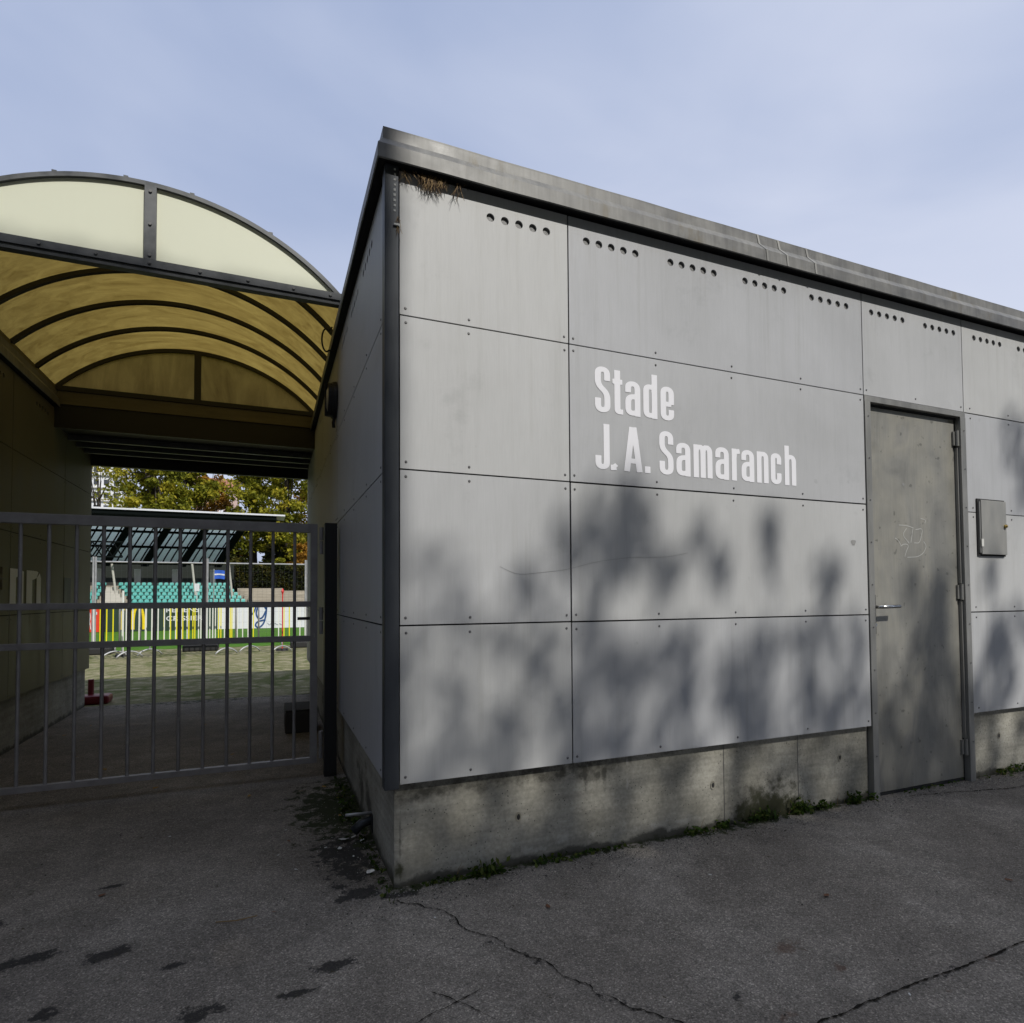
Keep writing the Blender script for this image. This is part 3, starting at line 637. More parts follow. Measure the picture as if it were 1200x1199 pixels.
for z in (.06,.25,.45): mb = MB(); mb.tube([(XC+.035,Y0-.028,ZC+z),(XC+.035,Y0-.019,ZC+z)], .009, 10); mb.build('bolt', M['rivet'], can)
for x in (-2.0,-1.6,-1.25,-.9,-.45): mb = MB(); z = ZO+math.sqrt((RAD+.014)**2-(x-XC)**2); mb.box(x-.012,x+.012,Y0-.01,Y0+.02,z,z+.010); mb.build('clip', M['frame'], can)
mb = MB(); mb.box(XL, .01, Y1-.03, Y1+.03, ZC-.045, ZC+.0); mb.box(XC+.0, XC+.06, Y1-.03, Y1-.002, ZC, ZC+.48); mb.build('chord_beam', M['rib'], can)
mb = MB(); mb.box(XL, .0, Y1-.015, Y1+.02, ZC-.17, ZC-.046); mb.build('lintel_board', M['beam'], can)
mb = MB(); mb.box(XL-.02, XL+.012, Y0+.03, Y1-.03, 3.07, ZC); mb.build('springing_beam', M['beam'], can); mb = MB(); mb.box(-.012, .02, Y0+.03, Y1-.03, 3.10, ZC-.02); mb.build('springing_beam', M['beam'], can)
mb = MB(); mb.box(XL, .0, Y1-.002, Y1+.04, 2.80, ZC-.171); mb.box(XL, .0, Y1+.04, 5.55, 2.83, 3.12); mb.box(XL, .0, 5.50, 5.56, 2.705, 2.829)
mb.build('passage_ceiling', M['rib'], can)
for y in (4.62, 4.90, 5.18): mb = MB(); mb.box(XL+.01, -.01, y, y+.035, 2.775, 2.829); mb.build('ceiling_batten', M['frame'], can)

# ------------------------------------------------------------------ gate
GY = 1.782
gate = empty('steel_gate', 'dark grey steel bar gate closing the covered passage', 'gate', (-.15, GY, 0))
def GB(name, *bx, par=gate, m='gate', bevel=.002):
    mb = MB()
    for b in bx: mb.box(b[0]+.15, b[1]+.15, b[2]-GY, b[3]-GY, b[4], b[5])
    return mb.build(name, M[m], par, bevel=bevel)
XG = -2.16
GB('top_rail', (XG,-.19,GY-.02,GY+.02,1.632,1.692)); 
for z0, z1 in ((1.133,1.171),(.903,.941)): GB('middle_rail', (XG+.04,-.19,GY-.015,GY+.015,z0,z1))
GB('bottom_rail', (XG+.04,-.19,GY-.018,GY+.018,.094,.130))
GB('stile', (-.1895,-.145,GY-.02,GY+.02,.094,1.692)); GB('stile', (XG,XG+.04,GY-.02,GY+.02,.094,1.632))
for k in range(14):
    x = -.289-.1348*k
    if x < XG+.06: break
    mb = MB(); 
    mb.tube([(x+.15, 0, .13), (x+.15, 0, 1.634)], .0105, 10, cap=False); mb.build('bar', M['gate'], gate, smooth=True)
GB('latch', (-.27,-.1905,GY+.01,GY+.03,1.045,1.065), m='dark')
post = MB(); post.box(-.100, -.020, GY-.045, GY+.045, 0, 1.70); post = tag(post.build('gate_post', M['dark'], bevel=.003), 'square dark steel post carrying the gate hinges beside the right wall', 'post')
for z in (1.58, 1.04, .21):
    mb = MB(); mb.tube([(-.120+.15, -.012, z-.09), (-.120+.15, -.012, z-.003)], .0125, 12); mb.tube([(-.120+.15, -.012, z+.003), (-.120+.15, -.012, z+.09)], .0140, 12); mb.build('hinge', M['gate'], gate)
mb = MB(); mb.box(XL+.005, XL+.085, GY-.045, GY+.045, 0, 1.70); tag(mb.build('gate_post', M['dark'], bevel=.003), 'square dark steel post at the left end of the gate', 'post')

# lamp, cable, pipe stub
lamp = empty('bulkhead_lamp', 'round bulkhead wall lamp with a half hood high on the right passage wall', 'lamp', (-.004, 2.02, 2.63))
def disc_x(mb, x0, x1, r0, r1, seg=28, mi=0, ry=1., rz=1.):
    for k in range(seg):
        a, b = 2*math.pi*k/seg, 2*math.pi*(k+1)/seg
        mb.face([(x0, r0*ry*math.cos(a), r0*rz*math.sin(a)), (x0, r0*ry*math.cos(b), r0*rz*math.sin(b)), (x1, r1*ry*math.cos(b), r1*rz*math.sin(b)), (x1, r1*ry*math.cos(a), r1*rz*math.sin(a))], mi)
mb = MB(); disc_x(mb, 0, -.028, .135, .130); disc_x(mb, -.028, -.030, .130, .10); mb.build('lamp_base', M['dark'], lamp)
mb = MB(); disc_x(mb, -.029, -.055, .112, .100); disc_x(mb, -.055, -.068, .100, .06); disc_x(mb, -.068, -.071, .06, .0); mb.build('lamp_glass', M['lampglass'], lamp, smooth=True)
mb = MB(); mb.box(-.078, -.028, -.006, .006, -.12, .12); disc_x(mb, -.03, -.062, .120, .120, ); mb.build('lamp_guard', M['blackp'], lamp)
mb = MB(); mb.tube([(-.012,-.02,-.13),(-.02,-.03,-.17),(-.015,-.01,-.20)], .012, 8); mb.build('cable_gland', M['blackp'], lamp)
mb = MB(); P = [(-.085+.03*math.cos(t)*1-.0, 1.86+.03*math.sin(t)*.3, 3.0+.085*math.sin(t)) for t in [R(60)+R(240)*k/14 for k in range(15)]]
mb.tube([(-.045,1.86,3.10)]+P+[(-.03,1.87,2.93)], .006, 6); tag(mb.build('cable_loop', M['blackp'], smooth=True), 'thin black cable looping out below the canopy edge above the lamp', 'cable')
stub = empty('pipe_stub', 'short grey pipe stub with a small bracket poking from the side of the concrete base', 'pipe', (.035, .60, .085))
mb = MB(); mb.tube([(.0,0,.035),(-.13,-.015,.045)], .0075, 8); mb.build('rod', M['galv'], stub, smooth=True)
mb = MB(); mb.tube([(.0,0,.0),(-.05,.0,-.01),(-.085,.01,-.045)], [.020,.022,.026], 12); mb.build('pipe', M['post'], stub, smooth=True)
mb = MB(); mb.box(-.006,.0,-.035,.03,-.05,.035); mb.build('wall_plate', M['dark'], stub)

# dark block and red base in the passage
blk = empty('dark_block', 'low dark block standing against the right wall behind the gate', 'block', (-.175, 3.40, 0))
mb = MB(); mb.box(-.135,.135,-.22,.22,.0,.19); mb.build('block_body', mat('dull black paint', (.05,.047,.043), .8), blk, bevel=.012)
mb = MB(); mb.box(-.133,.133,-.218,.218,.1905,.205); mb.build('lid', mat('dull black lid', (.04,.038,.035), .9), blk, bevel=.006)
rb = empty('red_base', 'dark red plastic base with a short stub at the far end of the left wall', 'sign base', (-2.36, 5.75, 0))
mb = MB(); mb.box(-.22,.22,-.12,.12,0,.10); mb.build('foot', M['redpl'], rb, bevel=.03)
mb = MB(); mb.tube([(.01,.06,.10),(.01,.06,.27)], .03, 12); mb.build('stub', M['redpl'], rb)

# ------------------------------------------------------------------ barriers, fence, poles on the paving
def barrier(x0, x1, y, seed, label, wprob, ztop=1.08):
    rr = random.Random(seed); L = x1-x0
    e = empty('crowd_barrier', label, 'barrier', (x0, y, 0), 0, 'crowd barriers behind the passage')
    mb = MB(); mb.tube([(0,0,.26),(0,0,ztop-.05),(.04,0,ztop),(L-.04,0,ztop),(L,0,ztop-.05),(L,0,.26)], .019, 8); mb.tube([(0,0,.26),(L,0,.26)], .016, 8); mb.build('frame', M['galv'], e, smooth=True)
    n = int(L/.108)
    for k in range(1, n):
        x = L*k/n; mb = MB(); mb.box(x-.010, x+.010, -.005, .005, .26, ztop-.01); mb.build('bar', M['wpaint'] if (rr.random() < wprob or (k < 4 and seed in (12, 13))) else M['ypaint'], e)
    for fx in (.18, L-.18):
        mb = MB(); P = [(fx+(-.27+.54*t)*.75, -.02+(-.27+.54*t)*.5, .03+.12*math.sin(math.pi*t)**.7) for t in [k/12 for k in range(13)]]
        mb.tube(P, .016, 8); mb.tube([(fx, 0, .14), (fx, 0, .28)], .016, 8); mb.build('foot', M['galv'], e, smooth=True)
barrier(-5.45, -3.14, 11.75, 11, 'crowd barrier at the far left, in front of the red board', .6)
barrier(-3.22, -1.10, 11.62, 12, 'crowd barrier with yellow and white bars in front of the yellow arches board', .5)
barrier(-2.94, -.66, 12.05, 13, 'crowd barrier overlapping behind another, ending before the navy letter G', .3)
barrier(-.36, 1.85, 11.68, 14, 'crowd barrier with yellow and white bars at the right, beside the red pole', .4)
def pole(name, x, y, h, m, label, cap=True):
    e = empty(name, label, 'pole', (x, y, 0)); mb = MB(); mb.tube([(0,0,.05),(0,0,h)], .014, 8); mb.build('shaft', M[m], e)
    mb = MB(); mb.tube([(0,0,0),(0,0,.05)], [.14,.12], 16); mb.build('foot', M['rubber'], e)
    if cap: mb = MB(); mb.tube([(0,0,h-.10),(0,0,h-.02),(0,0,h+.05)], [.012,.034,.006], 8); mb.build('tip', M[m], e)
pole('marker_pole', -.16, 12.25, 1.38, 'redp', 'thin red marker pole standing in front of the white board')
e = empty('marker_pole', 'short white pole with a crossbar standing near the left seat steps', 'pole', (-3.30, 12.3, 0)); mb = MB(); mb.tube([(0,0,.05),(0,0,1.38)], .022, 8); mb.build('shaft', M['wpaint'], e); mb = MB(); mb.box(-.14,.22,-.012,.012,1.02,1.06); mb.build('crossbar', M['wpaint'], e); mb = MB(); mb.tube([(0,0,0),(0,0,.05)], [.14,.12], 16); mb.build('foot', M['rubber'], e)
def fence_panel(x0, x1, y, label):
    e = empty('mesh_fence_panel', label, 'fence', (x0, y, 0), 0, 'temporary mesh fence panels'); L = x1-x0
    for x in (0.02, L-.02): mb = MB(); mb.tube([(x,0,.06),(x,0,2.14)], .020, 8); mb.build('upright', M['galv'], e)
    for zz in (2.03, .16): mb = MB(); mb.tube([(.04,0,zz),(L-.04,0,zz)], .019, 8); mb.build('rail', M['galv'], e)
    mb = MB(); n = int(L/.10)
    for k in range(1, n): mb.box(L*k/n-.0011, L*k/n+.0011, -.0011, .0011, .16, 2.03)
    for k in range(1, 8): mb.box(.02, L-.02, .0012, .003, .16+.24*k, .162+.24*k)
    mb.build('wire_mesh', M['post'], e)
xs = [-6.2, -4.0, -1.80, .40, 2.6]
for i, (a, b) in enumerate(zip(xs[:-1], xs[1:])): fence_panel(a, b, 13.10+.02*(i % 2), 'wire mesh fence panel '+['hidden mostly by the left wall', 'in front of the left half of the seat stand', 'in front of the right end of the seat stand', 'at the right edge by the stone terraces'][i])
for x, l in ((-4.0,'black rubber fence foot at the left'), (-1.9,'black rubber fence foot in the middle of the paving'), (.40,'black rubber fence foot at the right near the gate stile')):
    mb = MB(); mb.box(x-.36, x+.36, 12.86, 13.34, .001, .15); tag(mb.build('fence_foot', M['rubber'], bevel=.03), l, 'fence foot')

# advertising boards
BY = 23.4
def board(name, x0, x1, m, label):
    e = empty(name, label, 'advertising board', (0, BY, 0)); mb = MB(); mb.box(x0, x1, 0, .06, .02, 1.02); mb.build('face_panel', M[m], e)
    mb = MB(); 
    for x in (x0+.3, x1-.3): mb.box(x-.03, x+.03, .06, .5, .0, .06); mb.box(x-.03, x+.03, .06, .1, .06, .9)
    mb.build('stand', M['galv'], e); return e
def txt(s, x0, x1, z0, z1, m, par, name='writing', y=-.006):
    c = bpy.data.curves.new(name, 'FONT'); c.body = s; c.offset = .012; o = bpy.data.objects.new(name, c); COL.objects.link(o)
    bpy.context.view_layer.update(); me = bpy.data.meshes.new_from_object(o.evaluated_get(bpy.context.evaluated_depsgraph_get())); bpy.data.objects.remove(o)
    vs = [v.co.copy() for v in me.vertices]; ax, bx = min(v.x for v in vs), max(v.x for v in vs); ay, by = min(v.y for v in vs), max(v.y for v in vs)
    for v in me.vertices: v.co = Vector((x0+(v.co.x-ax)/(bx-ax)*(x1-x0), y, z0+(v.co.y-ay)/(by-ay)*(z1-z0)))
    me.materials.clear(); me.materials.append(M[m]); o = bpy.data.objects.new(name, me); COL.objects.link(o); o.parent = par; return o
b1 = board('advertising_board', -8.3, -6.14, 'red', 'red advertising board at the left edge by the end of the left wall'); txt('PRET', -6.6, -6.25, .12, .75, 'whiteboard', b1)
b2 = board('advertising_board', -6.13, -2.31, 'dkgreen', 'dark green advertising board with yellow arches and white words')
mb = MB()
for cx in (-5.33, -4.95):
    for i in range(24):
        def ap(t, rr): a = math.pi*t; return (cx-.19*rr*math.cos(a)*(1.0), -.006, .08+.90*(math.sin(a)**.62)*(1 if rr > 1 else .90))
        t0, t1 = i/24, (i+1)/24; mb.face([ap(t0,1.14), ap(t1,1.14), ap(t1,.66), ap(t0,.66)])
mb.v = [(x, y-.0004*(x > -5.14), z) for x, y, z in mb.v]
mb.build('yellow_arches', M['yellow'], b2)
txt('RENENS', -4.05, -2.95, .70, .88, 'whiteboard', b2); txt('CRISSIER', -4.05, -2.80, .38, .56, 'whiteboard', b2)
b3 = board('advertising_board', -2.30, 5.5, 'whiteboard', 'white advertising board with a navy script G')
def brush(pts, w, m, par, name):
    mb = MB(); P = rc(pts, .12)
    for i, (a, b) in enumerate(zip(P[:-1], P[1:])):
        a, b = Vector((a[0],0,a[1])), Vector((b[0],0,b[1])); t = (b-a).normalized(); n = Vector((-t.z,0,t.x))*w; y = -.006-.0001*i
        mb.face([Vector((q.x, y, q.z)) for q in (a+n-t*.01, b+n+t*.01, b-n+t*.01, a-n-t*.01)])
    mb.build(name, M[m], par)
brush([(-.56,.78),(-.66,.95),(-.86,.88),(-.94,.60),(-.84,.38),(-.68,.44),(-.56,.72)], .030, 'navy', b3, 'script_letter')
brush([(-.53,.97),(-.56,.55),(-.64,.20),(-.82,.02),(-.96,.12),(-.90,.28),(-.58,.36)], .030, 'navy', b3, 'script_letter')
brush([(-1.10,.98),(-1.16,.52),(-1.02,.62),(-.88,1.0)], .030, 'navy', b3, 'script_letter')
brush([(-.50,.22),(-.42,.12),(-.36,.24),(-.30,.13),(-.22,.22),(-.14,.13),(-.06,.20),(.02,.14)], .014, 'gpaint', b3, 'small_writing')

# ------------------------------------------------------------------ stand
SY = 62.
stn = empty('grandstand', 'grandstand with a curved glazed canopy over turquoise seats beyond the pitch', 'grandstand', (0,0,0))
mb = MB()
for r in range(7):
    y0 = SY+.2+.8*r; mb.box(-30, -2.0-.42*r, y0, y0+.8, 0, .55+.34*r)
mb.box(-30, -4.2, SY+5.8, SY+8.5, 0, 2.93)
mb.build('seating_terrace', M['conc2'], stn)
mb = MB(); mb.box(-30, -2.0, SY, SY+.18, 0, .86); mb.build('front_wall', M['col'], stn)
mb = MB(); mb.box(-30, -4.1, SY+8.5, SY+8.9, 0, 5.0); mb.build('rear_wall', M['void'], stn)
for x in (-16.45, -13.08, -9.65, -6.1): mb = MB(); mb.box(x-.26, x+.26, SY+7.0, SY+7.5, 2.9, 4.35); mb.build('pillar', M['col'], stn, bevel=.03)
for (xa, za, xb, zb) in ((-14.26,4.6,-13.88,1.6),(-7.53,4.7,-7.2,1.6),(-4.25,4.75,-3.9,1.4)): mb = MB(); mb.tube([(xa,SY+2,za),(xb,SY+2,zb)], .10, 10); mb.build('leaning_strut', M['col'], stn)
# canopy surface: quarter curve, low edge behind, raking forward and sideways
def cs(u, t):       # u along, t 0..1 low to high
    a = t*math.pi/2*.92
    return Vector((u+3.1*math.sin(a)**1.2*1.0, SY+6.0-5.2*(1-math.cos(a)), 4.85+4.75*math.sin(a)))
U0, U1 = -30, -5.35
mb = MB(); NT = 12
for i in range(NT):
    mb.face([cs(U0, i/NT), cs(U1, i/NT), cs(U1, (i+1)/NT), cs(U0, (i+1)/NT)])
mb.build('glazing', M['glaze'], stn, smooth=True)
for k in range(8):
    u = U1-.15-3.35*k; mb = MB()
    for i in range(NT):
        a, b = cs(u, i/NT), cs(u, (i+1)/NT); d = Vector((0,-.35,-.3))
        for s in (-.34, .34):
            o_ = Vector((s,0,0)); mb.face([a+o_, b+o_, b+o_+d, a+o_+d])
        mb.face([a+d+Vector((-.34,0,0)), a+d+Vector((.34,0,0)), b+d+Vector((.34,0,0)), b+d+Vector((-.34,0,0))])
    mb.build('main_rib', M['stblack'], stn)
mb = MB()
for k in range(40):
    u = U1-.02-.67*k
    mb.tube([cs(u, i/NT)+Vector((0,-.06,-.06)) for i in range(NT+1)], .085, 4, cap=False)
mb.build('glazing_bar', M['stblack'], stn)
for t in (.02, .27, .52, .80):
    mb = MB(); c0 = cs(U0, t); c1 = cs(U1, t); mb.tube([c0+Vector((0,-.15,-.12)), c1+Vector((0,-.15,-.12))], .16, 4); mb.build('purlin', M['stblack'], stn)
mb = MB(); mb.box(-30, 1.0, SY-.3, SY+3.2, 9.50, 9.66); mb.build('roof_plate', M['whiteboard'], stn)
mb = MB(); mb.box(-30, .2, SY-.15, SY+3.0, 9.10, 9.498); mb.build('roof_beam', M['stblack'], stn)
mb = MB()
for k in range(5):
    x = -17.2+.8*k; mb.tube([(x,SY+1,5.2),(x+.8,SY+1,6.6)], .07, 5); mb.tube([(x+.8,SY+1,5.2),(x,SY+1,6.6)], .06, 5)
mb.tube([(-17.2,SY+1,6.6),(-13.2,SY+1,6.6)], .08, 5); mb.tube([(-17.2,SY+1,5.2),(-13.2,SY+1,5.2)], .08, 5); mb.build('truss', M['stblack'], stn)
# seats
mb = MB(); mb.box(-.185,.185,-.24,.18,.34,.39); mb.box(-.06,.06,-.05,.1,0,.34)
n0 = len(mb.v); 
for zz, yy, hw in ((.38,.17,.17),(.56,.21,.185),(.66,.25,.12)):
    mb.v += [(-hw,yy,zz),(hw,yy,zz),(hw,yy+.05,zz),(-hw,yy+.05,zz)]
for q in range(2):
    for k in range(4): a = n0+q*4+k; b = n0+q*4+(k+1) % 4; mb.f.append((a,b,b+4,a+4)); mb.m.append(0)
mb.f.append(tuple(n0+8+k for k in range(4))); mb.m.append(0)
seat_me = mb.build('stadium_seat', M['seat']); first = True
for r in range(6):
    y = SY+.62+.8*r; z = .55+.34*r
    spans = [(-12.4-.38*r, -2.25-.42*r), (-16.2, -14.9)]
    for a, b in spans:
        for k in range(int((b-a)/.49)):
            o = seat_me if first else seat_me.copy()
            if not first: COL.objects.link(o)
            first = False; o.location = (a+.25+.49*k, y, z)
            tag(o, 'turquoise plastic seat in the rows of the grandstand under the curved canopy', 'seat', 'turquoise seats of the grandstand')
# sign and flag in the stand, terraces to the right
mb = MB(); mb.box(-7.0,-6.58,61.1,61.14,1.95,2.68); mb.box(-6.82,-6.76,61.14,61.2,0.5,1.96); tag(mb.build('white_sign', M['whiteboard']), 'small white sign board standing in front of the turquoise seats', 'sign')
e = empty('blue_flag', 'small blue and white flag hanging at the right end of the stand', 'flag', (-5.37, 61.3, 0)); mb = MB(); mb.tube([(0,0,.8),(0,0,4.1)], .04, 6); mb.build('pole', M['galv'], e)
def flagm(z0, z1, nm, m, y):
    mb = MB(); 
    for i in range(8): xa, xb = .05+.11*i, .05+.11*(i+1); mb.face([(xa, y+.06*math.sin(xa*6), z0+.04*math.sin(xa*4)), (xb, y+.06*math.sin(xb*6), z0+.04*math.sin(xb*4)), (xb, y+.06*math.sin(xb*6), z1+.04*math.sin(xb*4)), (xa, y+.06*math.sin(xa*6), z1+.04*math.sin(xa*4))])
    mb.build(nm, M[m], e)
flagm(3.12, 3.95, 'cloth', 'blue', 0); flagm(3.48, 3.62, 'stripe', 'whiteboard', -.02)
mb = MB()
for r in range(5): mb.box(-1.6-.42*r, 9, SY+.6+.85*r, SY+5.5, .30*r, .85+.30*r)
mb.box(-3.6, .92, SY+5.5, SY+5.9, 0, 2.34); tag(mb.build('stone_terrace', M['conc2'], bevel=.02), 'pale stone terrace steps to the right of the turquoise seats', 'terrace')
mb = MB()
for r in range(6): mb.box(-14.8, -12.65-.27*r, SY-.0+.5*r, SY+.5*r+.5, 0, .75+.33*r)
tag(mb.build('stair', M['col']), 'pale concrete stair between the two blocks of turquoise seats', 'stair')

# ------------------------------------------------------------------ vegetation
def leaves(name, pts, sizes, tints, m, parent=None, seed=0, flat=0.):
    rg = np.random.default_rng(seed); n = len(pts); pts = np.asarray(pts, float)
    a = rg.normal(size=(n,3)); a[:,2] *= (1-flat); a /= np.linalg.norm(a, axis=1)[:,None]; b = rg.normal(size=(n,3)); b -= (b*a).sum(1)[:,None]*a; b /= np.linalg.norm(b, axis=1)[:,None]
    s = np.asarray(sizes)[:,None]; v = np.empty((n,4,3)); v[:,0] = pts-a*s*.6; v[:,1] = pts-b*s*.34; v[:,2] = pts+a*s*.6; v[:,3] = pts+b*s*.34
    me = bpy.data.meshes.new(name); me.vertices.add(n*4); me.vertices.foreach_set('co', v.reshape(-1))
    me.loops.add(n*4); me.loops.foreach_set('vertex_index', np.arange(n*4)); me.polygons.add(n); me.polygons.foreach_set('loop_start', np.arange(n)*4); me.polygons.foreach_set('loop_total', np.full(n, 4))
    at = me.color_attributes.new('tint', 'FLOAT_COLOR', 'POINT'); t = np.repeat(np.asarray(tints), 4); at.data.foreach_set('color', np.stack([t,t,t,np.ones_like(t)], 1).reshape(-1))
    me.materials.append(m); me.update(); me.validate()
    o = bpy.data.objects.new(name, me); COL.objects.link(o)
    if parent: o.parent = parent
    return o
def trunk(parent, base, top, r, limbs, seed):
    rr = random.Random(seed); mb = MB(); base, top = Vector(base), Vector(top)
    P = [base.lerp(top, k/6)+Vector((rr.uniform(-1,1), rr.uniform(-1,1), 0))*r*.5*(k > 0) for k in range(7)]
    mb.tube(P, [r*(1-.8*k/6) for k in range(7)], 9)
    for q in limbs:
        k = rr.randint(2, 5); s = P[k]; q = Vector(q); m_ = s.lerp(q, .5)+Vector((0,0,(q-s).length*.08)); mb.tube([s, m_, q], [r*.35, r*.2, r*.06], 5)
    return mb.build('trunk', M['bark'], parent, smooth=True)
def tree(x, y, h, rad, m, label, n, lsize, seed, z0=.22, group='trees behind the grandstand', name='broadleaf_tree', cone=.0, nb=60):
    rg = np.random.default_rng(seed); e = empty(name, label, 'tree', (x, y, 0), 0, group); P = []; T = []; Sz = []; cl = []
    for k in range(nb):
        t = rg.random()**.8; z = h*(z0+(1-z0)*t); prof = math.sin(math.pi*min(1, .22+.78*t)**.9)**.55*(1-cone*t)
        a = rg.random()*6.283; rr = rad*prof*math.sqrt(rg.random())*.95; cl.append((rr*math.cos(a), rr*math.sin(a), z, rad*rg.uniform(.16,.34), rg.uniform(-.25,.25)))
    per = n//nb
    for (cx, cy, cz, cr, ct) in cl:
        d = rg.normal(size=(per,3)); d /= np.linalg.norm(d, axis=1)[:,None]; q = d*(cr*1.15*rg.random((per,1))**.4)*np.array([1,1,.72]); P.append(q+np.array([cx,cy,cz])); T.append(np.clip(.5+ct+rg.normal(size=per)*.14, 0, 1)); Sz.append(lsize*rg.uniform(.6,1.3,per))
    leaves('crown', np.concatenate(P), np.concatenate(Sz), np.concatenate(T), m, e, seed)
    trunk(e, (0,0,-.1), (0,0,h*.85), h*.018, [c[:3] for c in cl[::4]], seed); return e
TR = [(-22.5, 96, 21, 4.6, 'leaf_green', 'thin yellow green tree at the far left in front of the white tower', 1300, .40, .25, 40),
      (-13.9, 84, 24, 4.5, 'leaf_green', 'tall yellow green tree behind the left half of the grandstand roof', 16000, .42, .18, 90),
      (-11.2, 90, 25, 4.2, 'leaf_green', 'olive green tree behind the middle of the grandstand roof', 12000, .42, .18, 70),
      (-7.6, 92, 17.5, 3.6, 'leaf_rust', 'rusty orange tree with gaps behind the grandstand roof', 6500, .42, .2, 55),
      (-9.5, 100, 24, 3.0, 'leaf_rust', 'thin brown tree far behind the rusty orange one', 2500, .42, .4, 40),
      (-2.2, 84, 24, 4.6, 'leaf_green', 'large bright green tree right of the grandstand roof', 17000, .40, .10, 90),
      (1.6, 80, 22, 3.6, 'leaf_green', 'bright yellow green tree nearest to the right wall of the passage', 11000, .38, .12, 70),
      (6.2, 86, 21, 4.2, 'leaf_rust', 'orange autumn tree at the right edge of the passage opening', 11000, .40, .1, 60),
      (-5.2, 78, 8.2, 2.6, 'leaf_dark', 'low dark olive tree beside the end of the curved canopy', 6000, .35, .1, 40),
      (3.2, 77, 7.8, 2.6, 'leaf_rust', 'low brownish tree above the right end of the hedge', 5000, .35, .1, 40),
      (-22.0, 82, 9, 3.4, 'leaf_rust', 'low rusty bush like tree below the white tower', 5000, .38, .1, 40)]
for i, (x, y, h, rad, m, lab, n, ls, z0, nb) in enumerate(TR): tree(x, y, h, rad, M[m], lab, n, ls, 100+i, z0, nb=nb)
for i, (x, y, h, rad) in enumerate([(-4.5,90,13,3.2),(.6,80,8.5,3.0),(4.5,92,12,3.4),(-18.5,92,8.5,3),(9,88,14,4)]): tree(x, y, h, rad, M['leaf_dark'], 'low dark tree filling the gap between the tall trees, number %s from the left' % ['two','three','four','one','five'][i], 6000, .42, 300+i, .05, nb=50)
added_belt = tree(18, 40, 17, 5.5, M['leaf_green'], 'broad leafy tree added outside the view to block sky light from the passage', 5200, .75, 400, .08, 'trees added outside the view to cut sky light', nb=60)  # unseen trees, added to dim sky light and reflections on the passage walls
for i, (x, y) in enumerate([(27,36),(36,32),(30,52),(45,45),(14,70),(22,72),(38,66),(50,20),(-30,60),(-27,45),(-26,30),(-24,16),(-22,4),(-18,-8),(-10,-15),(-3,-18),(-40,75),(8.5,24),(13,28),(20,24),(9,46),(12,58),(16,36),(-17,24),(-16,33),(-19,40)]): dup(added_belt, (x, y, 0), i*1.3)
# hedge with dark net behind the terraces
rg = np.random.default_rng(9); n = 16000
P = np.stack([rg.uniform(-5.2, 9, n), 71+rg.uniform(0, 1.3, n), 1.6+rg.random(n)**.85*3.5], 1); P[:,2] += .15*np.sin(P[:,0]*2.1)
t = np.clip(.35+.25*np.sin(P[:,0]*1.7+P[:,2]*2)+rg.normal(size=n)*.2, 0, 1)
e = empty('hedge', 'tall dark olive hedge behind the stone terraces', 'hedge'); leaves('foliage', P, rg.uniform(.16,.34,n), t, M['leaf_dark'], e, 9)
mb = MB(); mb.box(-5, 9, 71.5, 72.0, 0, 4.4); mb.build('woody_core', M['bark'], e)
# tower block and pinkish house in the far background
tb = empty('apartment_tower', 'white apartment tower with rows of windows at the far left beyond the trees', 'building', (-37, 150, 0))
mb = MB(); mb.box(-5, 6.6, 0, 12, 0, 44); mb.build('wall', mat('white render', (.72,.72,.73), .8), tb)
for fl in range(4, 15):
    for k in range(6):
        mb = MB(); x = -4.2+1.85*k; mb.box(x, x+.95, -.06, -.003, fl*2.8+.9, fl*2.8+2.1); mb.build('window', M['navy'] if False else M['post'], tb)
    mb = MB(); mb.box(-5.2, 6.8, -.35, -.07, fl*2.8+.1, fl*2.8+.32); mb.build('balcony_slab', M['col'], tb)
ph = empty('apartment_house', 'pinkish apartment house glimpsed through the autumn trees', 'building', (-12.5, 150, 0))
mb = MB(); mb.box(-3.5, 5, 0, 10, 0, 27); mb.build('wall', mat('pink render', (.52,.38,.33), .8), ph)
for fl in range(4, 9):
    for k in range(4): mb = MB(); mb.box(-2.8+2*k, -1.8+2*k, -.06, -.003, fl*2.9+.8, fl*2.9+2.1); mb.build('window', M['whiteboard'], ph)
mb = MB(); mb.v = [(-4,-.5,27),(5.5,-.5,27),(5.5,10.5,27),(-4,10.5,27),(-4,5,30),(5.5,5,30)]; mb.f = [(0,1,5,4),(2,3,4,5),(0,4,3),(1,2,5),(0,3,2,1)]; mb.m = [0]*5; mb.build('roof', mat('roof tile', (.3,.13,.08), .8), ph)

